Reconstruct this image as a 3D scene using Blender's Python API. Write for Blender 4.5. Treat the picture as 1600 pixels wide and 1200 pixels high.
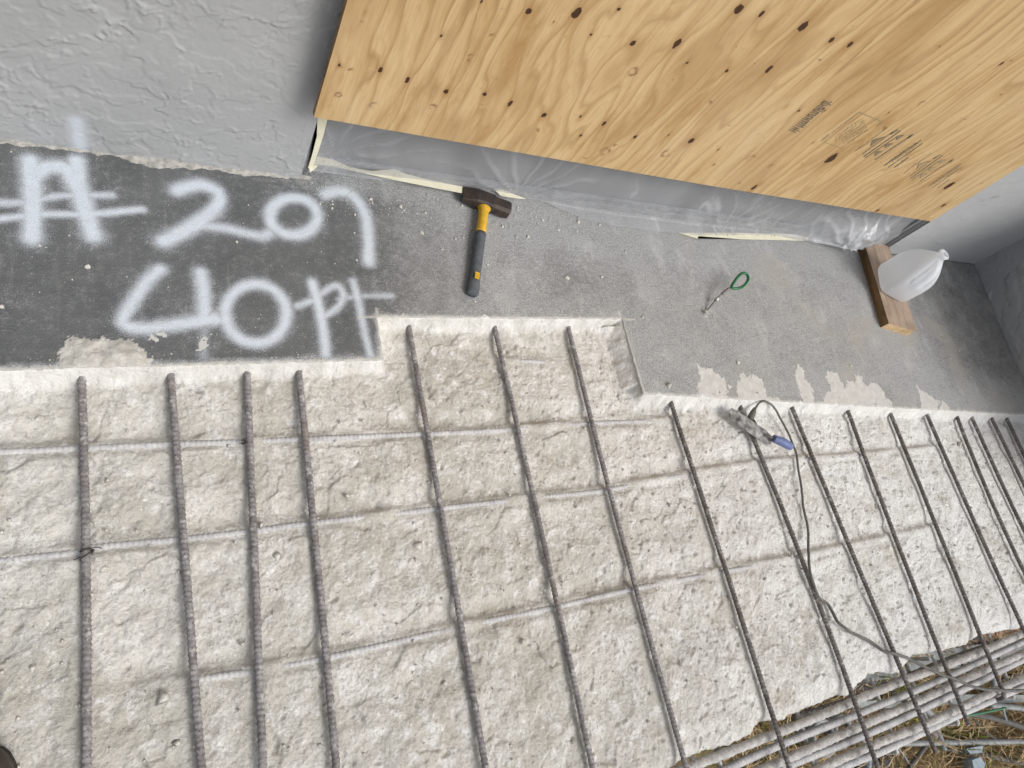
import bpy, bmesh, math, random
import numpy as np
from mathutils import Vector, Matrix

for o in list(bpy.data.objects): bpy.data.objects.remove(o)
SC = bpy.context.scene
COL = SC.collection
random.seed(5)

# ------------------------------------------------------------------ camera
CH = 1.5                                   # camera height above the floor
RC = np.array([[0.87394808, -0.20159332, 0.4422385],      # camera right
               [-0.01786215, -0.92262749, -0.38527841],   # camera down
               [0.48569095, 0.328814, -0.80992942]])      # camera forward
FPX = 1056.3243
cam_d = bpy.data.cameras.new('camera')
cam_d.sensor_width = 36.0
cam_d.lens = FPX / 1600 * 36.0
cam_d.clip_start = 0.02
cam_d.clip_end = 400
cam = bpy.data.objects.new('camera', cam_d)
COL.objects.link(cam)
M = Matrix(((RC[0, 0], -RC[1, 0], -RC[2, 0], 0), (RC[0, 1], -RC[1, 1], -RC[2, 1], 0),
            (RC[0, 2], -RC[1, 2], -RC[2, 2], CH), (0, 0, 0, 1)))
cam.matrix_world = M
SC.camera = cam

# ------------------------------------------------------------------ light
SUN_EL, SUN_AZ = 48.0, -56.0               # azimuth measured from +x towards +y
world = bpy.data.worlds.new("World")
SC.world = world
world.use_nodes = True
wn = world.node_tree.nodes
wl = world.node_tree.links
bg = wn['Background']
sky = wn.new('ShaderNodeTexSky')
sky.sky_type = 'NISHITA'
sky.sun_disc = False
sky.sun_elevation = math.radians(SUN_EL)
sky.sun_rotation = math.radians(90 - SUN_AZ)
sky.air_density = 1.0
sky.dust_density = 4.0
sky.ozone_density = 1.0
hs = wn.new('ShaderNodeHueSaturation')          # thin overcast: greyer than a clear sky
hs.inputs['Saturation'].default_value = 0.35
wl.new(sky.outputs[0], hs.inputs['Color'])
wl.new(hs.outputs[0], bg.inputs['Color'])
bg.inputs['Strength'].default_value = 0.13
sun_d = bpy.data.lights.new('sun', 'SUN')
sun_d.energy = 1.5
sun_d.angle = math.radians(26)
sun_d.color = (1.0, 0.975, 0.94)
sun = bpy.data.objects.new('sun', sun_d)
COL.objects.link(sun)
sd = Vector((math.cos(math.radians(SUN_EL)) * math.cos(math.radians(SUN_AZ)),
             math.cos(math.radians(SUN_EL)) * math.sin(math.radians(SUN_AZ)),
             math.sin(math.radians(SUN_EL))))
sun.rotation_euler = sd.to_track_quat('Z', 'Y').to_euler()
SC.view_settings.view_transform = 'Standard'
SC.view_settings.look = 'None'
SC.view_settings.gamma = 1
SC.view_settings.exposure = 0.16
SC.view_settings.use_curve_mapping = False

# ------------------------------------------------------------------ helpers
def at(px, py, z=0.0):
    d = RC.T @ np.array([px - 800.0, py - 600.0, FPX])
    t = (z - CH) / d[2]
    return Vector((d[0] * t, d[1] * t, z))

def aty(px, py, Y):
    d = RC.T @ np.array([px - 800.0, py - 600.0, FPX])
    t = Y / d[1]
    return Vector((d[0] * t, Y, CH + d[2] * t))

_perm = {}
def _tab(seed):
    if seed not in _perm:
        r = np.random.default_rng(seed)
        p = r.permutation(256)
        a = r.uniform(0, 2 * np.pi, 256)
        _perm[seed] = (np.concatenate([p, p]), np.cos(a), np.sin(a), r.uniform(0, 1, 256), r.uniform(0, 1, 256))
    return _perm[seed]

def pn(x, y, seed=0):
    p, gx, gy, _, _ = _tab(seed)
    xi = np.floor(x).astype(int); yi = np.floor(y).astype(int)
    xf = x - xi; yf = y - yi
    u = xf * xf * xf * (xf * (xf * 6 - 15) + 10); v = yf * yf * yf * (yf * (yf * 6 - 15) + 10)
    def g(ix, iy, fx, fy):
        h = p[p[ix & 255] + (iy & 255)]
        return gx[h] * fx + gy[h] * fy
    a = g(xi, yi, xf, yf); b = g(xi + 1, yi, xf - 1, yf)
    c = g(xi, yi + 1, xf, yf - 1); d = g(xi + 1, yi + 1, xf - 1, yf - 1)
    return 1.5 * ((a * (1 - u) + b * u) * (1 - v) + (c * (1 - u) + d * u) * v)

def fbm(x, y, o=4, seed=0, gain=.5, lac=2.03):
    s = 0; a = 1.0; n = 0
    for k in range(o):
        s = s + a * pn(x + 17.3 * k, y - 9.1 * k, seed + k); n += a
        a *= gain; x = x * lac; y = y * lac
    return s / n

def facets(x, y, seed=0):
    """Voronoi cells, each a randomly tilted plane: broken concrete."""
    p, gx, gy, j1, j2 = _tab(seed)
    xi = np.floor(x).astype(int); yi = np.floor(y).astype(int)
    best = np.full(x.shape, 9.0); val = np.zeros(x.shape)
    for dx in (-1, 0, 1):
        for dy in (-1, 0, 1):
            ix = xi + dx; iy = yi + dy
            h = p[p[ix & 255] + (iy & 255)]
            rx = x - (ix + j1[h]); ry = y - (iy + j2[h])
            d = rx * rx + ry * ry
            m = d < best
            best = np.where(m, d, best)
            val = np.where(m, gx[h] * rx + gy[h] * ry + .7 * (j1[(h * 7 + 3) & 255] - .5), val)
    return val, np.sqrt(best)

def sst(a, b, x):
    t = np.clip((x - a) / (b - a), 0, 1)
    return t * t * (3 - 2 * t)

def tag(o, label=None, cat=None, group=None, kind=None):
    if label: o['label'] = label
    if cat: o['category'] = cat
    if group: o['group'] = group
    if kind: o['kind'] = kind
    return o

def link(name, me, mat=None, parent=None):
    o = bpy.data.objects.new(name, me)
    COL.objects.link(o)
    if mat and not me.materials: me.materials.append(mat)
    if parent: o.parent = parent
    return o

def empty(name, loc=(0, 0, 0), rz=0):
    o = bpy.data.objects.new(name, None)
    o.empty_display_size = .05
    COL.objects.link(o)
    o.location = loc; o.rotation_euler = (0, 0, rz)
    return o

def mesh_np(name, V, F, attrs=None, smooth=True):
    V = np.asarray(V, dtype=np.float32); F = np.asarray(F, dtype=np.int32)
    me = bpy.data.meshes.new(name)
    me.vertices.add(len(V)); me.vertices.foreach_set('co', V.ravel())
    n = F.shape[1]
    me.loops.add(F.size); me.loops.foreach_set('vertex_index', F.ravel())
    me.polygons.add(len(F)); me.polygons.foreach_set('loop_start', np.arange(0, F.size, n, dtype=np.int32))
    if smooth: me.polygons.foreach_set('use_smooth', np.ones(len(F), dtype=bool))
    me.update(calc_edges=True)
    for k, a in (attrs or {}).items():
        if a.ndim == 1:
            me.attributes.new(k, 'FLOAT', 'POINT').data.foreach_set('value', a.astype(np.float32))
    return me

def grid_np(name, X, Y, Z, attrs=None, keep=None, flip=False):
    r, c = X.shape
    V = np.stack([X, Y, Z], -1).reshape(-1, 3)
    i = np.arange(r * c).reshape(r, c)
    F = np.stack([i[:-1, :-1], i[:-1, 1:], i[1:, 1:], i[1:, :-1]], -1).reshape(-1, 4)
    if flip: F = F[:, ::-1]
    A = {k: a.reshape(-1) for k, a in (attrs or {}).items()}
    if keep is not None:
        kk = keep.reshape(-1)
        F = F[kk[F].any(1)]
        used = np.unique(F)
        rm = np.full(r * c, -1); rm[used] = np.arange(len(used))
        F = rm[F]; V = V[used]; A = {k: a[used] for k, a in A.items()}
    return mesh_np(name, V, F, A)

def bm_mesh(bm, name, smooth=False, bevel=0, seg=2):
    if bevel:
        bmesh.ops.bevel(bm, geom=[e for e in bm.edges], offset=bevel, segments=seg, affect='EDGES', profile=.6)
    bmesh.ops.recalc_face_normals(bm, faces=bm.faces)
    me = bpy.data.meshes.new(name)
    bm.to_mesh(me); bm.free()
    if smooth:
        me.polygons.foreach_set('use_smooth', np.ones(len(me.polygons), dtype=bool))
    return me

def box_bm(x0, y0, z0, x1, y1, z1, bm=None):
    bm = bm or bmesh.new()
    v = [bm.verts.new(p) for p in ((x0, y0, z0), (x1, y0, z0), (x1, y1, z0), (x0, y1, z0), (x0, y0, z1), (x1, y0, z1), (x1, y1, z1), (x0, y1, z1))]
    for f in ((0, 3, 2, 1), (4, 5, 6, 7), (0, 1, 5, 4), (1, 2, 6, 5), (2, 3, 7, 6), (3, 0, 4, 7)):
        bm.faces.new([v[i] for i in f])
    return bm

def spline(P, n):
    """Catmull-Rom through P, resampled to n points evenly by length."""
    P = np.array([tuple(p) for p in P], dtype=float)
    Q = np.vstack([2 * P[0] - P[1], P, 2 * P[-1] - P[-2]])
    out = []
    for i in range(len(P) - 1):
        p0, p1, p2, p3 = Q[i:i + 4]
        for t in np.linspace(0, 1, 24, endpoint=False):
            out.append(.5 * (2 * p1 + (p2 - p0) * t + (2 * p0 - 5 * p1 + 4 * p2 - p3) * t * t + (-p0 + 3 * p1 - 3 * p2 + p3) * t ** 3))
    out.append(P[-1]); out = np.array(out)
    L = np.concatenate([[0], np.cumsum(np.linalg.norm(np.diff(out, axis=0), axis=1))])
    s = np.linspace(0, L[-1], n)
    return np.stack([np.interp(s, L, out[:, k]) for k in range(3)], 1), L[-1]

def tube_np(name, C, rad, sides=10, cap=True, closed=False, shape=None):
    """Tube along points C; rad is a scalar, (n,) or (n, sides)."""
    C = np.asarray(C, float); n = len(C)
    T = np.gradient(C, axis=0)
    if closed: T = np.roll(C, -1, 0) - np.roll(C, 1, 0)
    T /= np.linalg.norm(T, axis=1)[:, None] + 1e-12
    up = np.array([0, 0, 1.0]) if abs(T[0, 2]) < .9 else np.array([1.0, 0, 0])
    N = np.zeros_like(C)
    v = up - T[0] * (up @ T[0])
    for i in range(n):
        v = v - T[i] * (v @ T[i]); v /= np.linalg.norm(v); N[i] = v
    B = np.cross(T, N)
    a = np.linspace(0, 2 * np.pi, sides, endpoint=False)
    rad = np.asarray(rad, float)
    if rad.ndim == 0: rad = np.full((n, sides), float(rad))
    if rad.ndim == 1: rad = np.repeat(rad[:, None], sides, 1)
    V = C[:, None] + rad[..., None] * (np.cos(a)[None, :, None] * N[:, None] + np.sin(a)[None, :, None] * B[:, None])
    V = V.reshape(-1, 3)
    i = np.arange(n * sides).reshape(n, sides)
    F = []
    rows = range(n if closed else n - 1)
    nx = np.roll(i, -1, 1)
    i2 = np.roll(i, -1, 0)
    nx2 = np.roll(nx, -1, 0)
    F = np.stack([i, nx, nx2, i2], -1)
    F = F[:len(rows)].reshape(-1, 4)
    if cap and not closed:
        V = np.vstack([V, C[:1], C[-1:]])
        c0, c1 = n * sides, n * sides + 1
        e0 = np.stack([np.full(sides, c0), nx[0], i[0], i[0]], -1)
        e1 = np.stack([np.full(sides, c1), i[-1], nx[-1], nx[-1]], -1)
        me = bpy.data.meshes.new(name)
        me.from_pydata(V.tolist(), [], [tuple(f) for f in F.tolist()] + [tuple(f[:3]) for f in e0.tolist()] + [tuple(f[:3]) for f in e1.tolist()])
        me.polygons.foreach_set('use_smooth', np.ones(len(me.polygons), dtype=bool))
        return me
    return mesh_np(name, V, F)

# ------------------------------------------------------------------ materials
class NT:
    def __init__(s, name):
        s.m = bpy.data.materials.new(name); s.m.use_nodes = True
        s.n = s.m.node_tree.nodes; s.l = s.m.node_tree.links
        s.b = s.n['Principled BSDF']
        s.out = s.n['Material Output']
        s._pos = None
    def pos(s):
        if s._pos is None:
            s._pos = s.n.new('ShaderNodeTexCoord').outputs['Object']
        return s._pos
    def set(s, inp, v):
        if isinstance(v, bpy.types.NodeSocket): s.l.new(v, inp)
        elif v is not None: inp.default_value = v
    def noise(s, scale, detail=4, rough=.55, vec=None, dist=0):
        t = s.n.new('ShaderNodeTexNoise')
        s.set(t.inputs['Vector'], vec or s.pos())
        t.inputs['Scale'].default_value = scale; t.inputs['Detail'].default_value = detail
        t.inputs['Roughness'].default_value = rough; t.inputs['Distortion'].default_value = dist
        return t.outputs['Fac']
    def vor(s, scale, vec=None, feature='F1', rnd=1):
        t = s.n.new('ShaderNodeTexVoronoi'); t.feature = feature
        s.set(t.inputs['Vector'], vec or s.pos()); t.inputs['Scale'].default_value = scale
        t.inputs['Randomness'].default_value = rnd
        return t.outputs['Distance']
    def scale(s, v, vec=None, rot=(0, 0, 0)):
        t = s.n.new('ShaderNodeMapping'); s.set(t.inputs['Vector'], vec or s.pos())
        t.inputs['Scale'].default_value = v; t.inputs['Rotation'].default_value = rot
        return t.outputs[0]
    def ramp(s, fac, stops, interp='LINEAR'):
        t = s.n.new('ShaderNodeValToRGB'); s.set(t.inputs[0], fac)
        r = t.color_ramp; r.interpolation = interp
        while len(r.elements) < len(stops): r.elements.new(.5)
        for e, (p, c) in zip(r.elements, stops):
            e.position = p
            e.color = (c, c, c, 1) if not hasattr(c, '__len__') else (*c[:3], 1)
        return t.outputs[0]
    def mr(s, v, a, b, c=0, d=1):
        t = s.n.new('ShaderNodeMapRange'); s.set(t.inputs[0], v)
        for k, x in zip((1, 2, 3, 4), (a, b, c, d)): t.inputs[k].default_value = x
        return t.outputs[0]
    def mix(s, f, a, b, mode='MIX'):
        t = s.n.new('ShaderNodeMix'); t.data_type = 'RGBA'; t.blend_type = mode
        s.set(t.inputs[0], f)
        for k, x in ((6, a), (7, b)):
            if isinstance(x, bpy.types.NodeSocket): s.l.new(x, t.inputs[k])
            else: t.inputs[k].default_value = (*x[:3], 1)
        return t.outputs[2]
    def math(s, op, a, b=None):
        t = s.n.new('ShaderNodeMath'); t.operation = op; s.set(t.inputs[0], a)
        if b is not None: s.set(t.inputs[1], b)
        return t.outputs[0]
    def attr(s, name):
        t = s.n.new('ShaderNodeAttribute'); t.attribute_name = name
        return t.outputs['Fac']
    def bump(s, h, strength=.4, dist=.003):
        t = s.n.new('ShaderNodeBump'); t.inputs['Strength'].default_value = strength
        t.inputs['Distance'].default_value = dist; s.l.new(h, t.inputs['Height'])
        s.l.new(t.outputs[0], s.b.inputs['Normal'])
        return t
    def done(s, color=None, rough=.8, metal=0, spec=.3):
        if color is not None:
            if isinstance(color, bpy.types.NodeSocket): s.l.new(color, s.b.inputs['Base Color'])
            else: s.b.inputs['Base Color'].default_value = (*color[:3], 1)
        s.set(s.b.inputs['Roughness'], rough); s.b.inputs['Metallic'].default_value = metal
        s.b.inputs['Specular IOR Level'].default_value = spec
        return s.m

def m_chipped():
    t = NT('chipped_concrete')
    a = t.noise(5, 5, .6); b = t.noise(30, 6, .68); c = t.noise(170, 4, .65)
    base = t.mix(t.mr(a, .40, .60), (.64, .62, .575), (.49, .47, .42))
    gx = t.n.new('ShaderNodeSeparateXYZ'); t.l.new(t.pos(), gx.inputs[0])
    base = t.mix(t.math('MULTIPLY', t.mr(gx.outputs[0], .9, 2.2), t.mr(t.noise(3, 4, .6), .3, .6, .3, 1)), base, (.70, .70, .69))
    base = t.mix(t.mr(t.noise(17, 6, .72), .53, .66, 0, .8), base, (.78, .775, .755))
    base = t.mix(t.mr(t.noise(7, 6, .72), .52, .68, 0, .8), base, (.46, .43, .37))
    base = t.mix(t.mr(b, .54, .66, 0, .6), base, (.80, .795, .78))
    base = t.mix(t.mr(c, .52, .68, 0, .6), base, (.34, .325, .29))
    base = t.mix(t.mr(t.noise(65, 4, .65), .60, .70, 0, .6), base, (.84, .835, .82))
    base = t.mix(t.mr(t.vor(88), .0, .17, .8, 0), base, (.24, .225, .20))
    base = t.mix(t.mr(t.vor(43), .0, .07, .85, 0), base, (.20, .19, .17))
    base = t.mix(t.attr('cut'), base, (.80, .79, .76))
    h = t.math('ADD', t.noise(85, 8, .75), t.math('MULTIPLY', t.vor(120), .5))
    h = t.math('ADD', h, t.math('MULTIPLY', t.noise(330, 3, .6), .7))
    t.bump(h, .7, .006)
    return t.done(base, .92, 0, .15)

def m_floor():
    t = NT('painted_floor')
    a = t.noise(7, 5, .6); f = t.noise(240, 4, .7); g = t.noise(55, 5, .65)
    st = t.noise(60, 4, .6, t.scale((1, .12, 1)))
    dark = t.mix(t.mr(a, .35, .7), (.105, .109, .110), (.145, .149, .150))
    dark = t.mix(t.mr(g, .5, .75, 0, .5), dark, (.19, .188, .178))
    dark = t.mix(t.mr(f, .58, .72, 0, .55), dark, (.30, .295, .28))
    dark = t.mix(t.mr(st, .58, .75, 0, .3), dark, (.26, .26, .25))
    # dust carried by the attribute, broken up by noise
    d = t.math('ADD', t.attr('dust_shade'), t.mr(f, .3, .7, -.22, .22))
    d = t.math('ADD', d, t.mr(g, .3, .7, -.16, .16))
    d = t.math('ADD', d, t.mr(t.noise(14, 5, .6), .3, .7, -.15, .15))
    dustc = t.mix(t.mr(f, .38, .62), (.25, .262, .268), (.54, .55, .555))
    dustc = t.mix(t.mr(t.noise(115, 4, .7), .48, .66, 0, .6), dustc, (.22, .23, .235))
    dustc = t.mix(t.mr(t.noise(9, 6, .75, t.scale((1, .45, 1))), .54, .66, 0, .55), dustc, (.60, .605, .605))
    col = t.mix(t.mr(d, .12, .95, 0, .92), dark, dustc)
    col = t.mix(t.mr(t.attr('warm'), 0, 1, 0, .6), col, (.40, .37, .33))
    pt = t.math('ADD', t.attr('paint'), t.mr(t.noise(420, 3, .6), .3, .7, -.34, .34))
    pt = t.math('ADD', pt, t.mr(g, .3, .7, -.08, .08))
    col = t.mix(t.mr(pt, .10, 1.15, 0, .97), col, (.68, .735, .80))
    pm = t.math('ADD', t.attr('patch'), t.mr(g, .3, .7, -.18, .18))
    pcol = t.mix(t.mr(t.noise(40, 5, .7), .35, .65), (.66, .65, .625), (.53, .52, .49))
    col = t.mix(t.mr(pm, .42, .56), col, pcol)
    col = t.mix(t.attr('lump'), col, t.mix(t.mr(t.noise(45, 6, .72), .36, .64), (.66, .64, .59), (.47, .45, .405)))
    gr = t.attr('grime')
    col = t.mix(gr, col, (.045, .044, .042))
    sp = t.mr(t.vor(70), .03, .13, .75, 0)
    col = t.mix(t.math('MULTIPLY', sp, t.mr(t.noise(6, 4, .6), .42, .6)), col, (.56, .55, .53))
    sp2 = t.mr(t.vor(31), .02, .06, .8, 0)
    col = t.mix(t.math('MULTIPLY', sp2, t.mr(t.noise(5, 4, .6), .4, .55)), col, (.07, .068, .065))
    h = t.math('ADD', t.noise(260, 4, .75), t.math('MULTIPLY', g, 1.3))
    t.bump(h, .8, .004)
    return t.done(col, t.mr(f, .3, .7, .6, .85), 0, .3)

def m_stucco(name, c1, c2):
    t = NT(name)
    a = t.noise(4, 4, .5); f = t.noise(160, 4, .6)
    col = t.mix(t.mr(a, .3, .7), c1, c2)
    col = t.mix(t.mr(t.noise(24, 4, .6, t.scale((1, 1, .35))), .6, .8, 0, .35), col, [x * .72 for x in c1])
    col = t.mix(t.mr(t.attr('scuff'), 0, 1), col, (.20, .20, .195))
    col = t.mix(t.mr(t.attr('paint'), 0, 1, 0, .75), col, (.66, .73, .82))
    h = t.math('ADD', t.noise(110, 4, .6), t.math('MULTIPLY', f, .5))
    t.bump(h, .25, .002)
    return t.done(col, .62, 0, .3)

def m_plywood():
    t = NT('plywood')
    u = t.attr('grain')
    P = t.pos()
    fine = t.noise(210, 4, .65, t.scale((1, 1, .045)))
    mid = t.noise(45, 4, .6, t.scale((1, 1, .09)))
    u2 = t.math('ADD', u, t.math('MULTIPLY', mid, .18))
    fr = t.math('FRACT', u2)
    col = t.ramp(fr, [(0, (.60, .432, .232)), (.35, (.61, .44, .23)), (.60, (.53, .36, .165)), (.83, (.29, .165, .065)), (.90, (.43, .275, .12)), (1, (.60, .432, .232))])
    amt = t.mr(t.noise(4.5, 5, .65, t.scale((1, 1, .4))), .34, .60, .5, 1)     # grain bold in places, faint in others
    col = t.mix(amt, (.59, .425, .215), col)
    f3 = t.math('FRACT', t.math('MULTIPLY', u2, 2.7))
    col = t.mix(t.ramp(f3, [(0, 0), (.6, .05), (.85, .30), (1, 0)]), col, (.36, .215, .085))
    wide = t.math('FRACT', t.math('MULTIPLY', u, .31))
    col = t.mix(t.ramp(wide, [(0, 0), (.5, .08), (.75, .55), (.9, .1), (1, 0)]), col, (.44, .265, .11))
    col = t.mix(t.mr(t.noise(2.2, 5, .65, t.scale((1, 1, .5))), .36, .66, 0, .75), col, (.64, .49, .285))
    col = t.mix(t.mr(t.noise(7, 6, .72, t.scale((1.6, 1, .32))), .50, .66, 0, .75), col, (.37, .22, .085))
    col = t.mix(t.mr(fine, .42, .66, 0, .38), col, (.40, .245, .10))
    col = t.mix(t.mr(t.noise(330, 3, .6, t.scale((1, 1, .05))), .60, .74, 0, .4), col, (.76, .64, .47))
    col = t.mix(t.mr(t.attr('band'), 0, 1, 0, .6), col, (.40, .25, .115))
    col = t.mix(t.mr(t.attr('halo'), 0, 1, 0, .75), col, (.30, .145, .045))
    col = t.mix(t.mr(t.attr('stain'), 0, 1, 0, .85), col, (.13, .045, .018))
    kn = t.math('ADD', t.attr('knot'), t.mr(t.noise(150, 3, .6), .3, .7, -.15, .15))
    col = t.mix(t.mr(kn, .4, .62), col, t.mix(t.noise(90, 4, .6), (.10, .045, .02), (.025, .014, .010)))
    sp = t.mr(t.vor(26, t.scale((1, 1, .55))), .02, .06, .85, 0)
    col = t.mix(t.math('MULTIPLY', sp, t.mr(t.noise(3), .46, .56)), col, (.12, .055, .02))
    crk = t.mr(t.noise(60, 4, .6, t.scale((1, 1, .06))), .66, .70, 0, .8)
    col = t.mix(t.math('MULTIPLY', crk, t.mr(t.noise(5, 4, .6, t.scale((1, 1, .4))), .56, .62)), col, (.17, .085, .035))
    wr = t.mr(t.noise(34, 5, .7, t.scale((.5, 1, 1.6), rot=(0, .9, 0))), .68, .72, 0, .5)
    col = t.mix(t.math('MULTIPLY', wr, t.mr(t.noise(4), .5, .56)), col, (.80, .72, .58))
    t.bump(t.math('ADD', fine, t.math('MULTIPLY', fr, -.5)), .22, .0015)
    return t.done(col, .62, 0, .25)

def m_rebar(name='rusty_rebar', c1=(.155, .14, .138), c2=(.30, .285, .285), rust=.8, pale=.7):
    t = NT(name)
    a = t.noise(26, 5, .7); b = t.noise(140, 4, .7); c = t.noise(9, 4, .6)
    col = t.mix(t.mr(a, .35, .65), c1, c2)
    col = t.mix(t.mr(b, .5, .68, 0, rust), col, [x * .5 for x in c1])
    col = t.mix(t.mr(t.noise(60, 5, .7), .54, .68, 0, pale), col, (.56, .545, .52))
    col = t.mix(t.mr(c, .58, .74, 0, .5 * rust), col, (.19, .12, .08))
    t.bump(b, .6, .002)
    return t.done(col, .8, 0, .3)

def m_crust():
    t = NT('crusted_rebar')
    a = t.noise(40, 5, .7); b = t.noise(130, 5, .7)
    col = t.mix(t.mr(a, .35, .65), (.54, .525, .505), (.33, .32, .31))
    col = t.mix(t.mr(b, .55, .7, 0, .6), col, (.62, .60, .57))
    col = t.mix(t.mr(t.noise(70, 4, .6), .62, .72, 0, .7), col, (.22, .13, .075))
    t.bump(b, .8, .004)
    return t.done(col, .9, 0, .2)

def m_plain(name, c1, c2=None, rough=.6, spec=.4, metal=0, sc=60, bump=.15):
    t = NT(name)
    c2 = c2 or [x * .75 for x in c1]
    n = t.noise(sc, 5, .6)
    col = t.mix(t.mr(n, .35, .68), c1, c2)
    if bump: t.bump(t.noise(sc * 3, 4, .6), bump, .002)
    return t.done(col, rough, metal, spec)

def m_film():
    t = NT('plastic_film')
    n = t.noise(9, 5, .6, t.scale((1, .4, .4), rot=(0, .5, .3)))
    col = t.mix(t.mr(n, .4, .7), (.66, .675, .70), (.50, .51, .53))
    t.done(col, .22, 0, .55)
    cr = t.attr('crease')
    t.set(t.b.inputs['Alpha'], t.mr(cr, 0, 1, .34, .78))
    t.set(t.b.inputs['Roughness'], t.mr(n, .3, .7, .12, .26))
    t.bump(t.noise(34, 4, .65, t.scale((1, .35, .35), rot=(0, .6, .2))), .35, .006)
    return t.m

def m_jug():
    t = NT('milky_plastic')
    t.done((.90, .93, .97), .28, 0, .5)
    tr = t.n.new('ShaderNodeBsdfTranslucent'); tr.inputs[0].default_value = (.95, .97, .99, 1)
    mx = t.n.new('ShaderNodeMixShader'); mx.inputs[0].default_value = .55
    t.l.new(t.b.outputs[0], mx.inputs[1]); t.l.new(tr.outputs[0], mx.inputs[2])
    tp = t.n.new('ShaderNodeBsdfTransparent'); m2 = t.n.new('ShaderNodeMixShader'); m2.inputs[0].default_value = .30
    t.l.new(mx.outputs[0], m2.inputs[1]); t.l.new(tp.outputs[0], m2.inputs[2])
    t.l.new(m2.outputs[0], t.out.inputs[0])
    t.bump(t.noise(14, 3, .5), .15, .006)
    return t.m

def m_wood(name, c1, c2, axis=(1, .08, 1)):
    t = NT(name)
    n = t.noise(60, 5, .6, t.scale(axis)); n2 = t.noise(14, 4, .6)
    col = t.mix(t.mr(n, .35, .65), c1, c2)
    col = t.mix(t.mr(n2, .5, .7, 0, .5), col, [x * .62 for x in c2])
    t.bump(n, .35, .002)
    return t.done(col, .75, 0, .25)

def m_ground():
    t = NT('dry_ground')
    a = t.noise(1.3, 6, .65); b = t.noise(16, 6, .7); c = t.noise(70, 4, .7)
    col = t.mix(t.mr(a, .38, .62), (.30, .21, .115), (.15, .15, .06))
    col = t.mix(t.mr(b, .5, .68, 0, .75), col, (.42, .32, .19))
    col = t.mix(t.mr(c, .52, .7, 0, .7), col, (.075, .055, .03))
    t.bump(t.math('ADD', b, c), .8, .03)
    return t.done(col, .95, 0, .1)

def m_grass():
    t = NT('dry_grass')
    v = t.attr('tone')
    col = t.ramp(v, [(0, (.42, .29, .15)), (.4, (.56, .43, .25)), (.6, (.24, .155, .08)), (.72, (.17, .19, .05)), (.88, (.13, .20, .045)), (1, (.42, .40, .06))])
    return t.done(col, .8, 0, .2)

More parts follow.
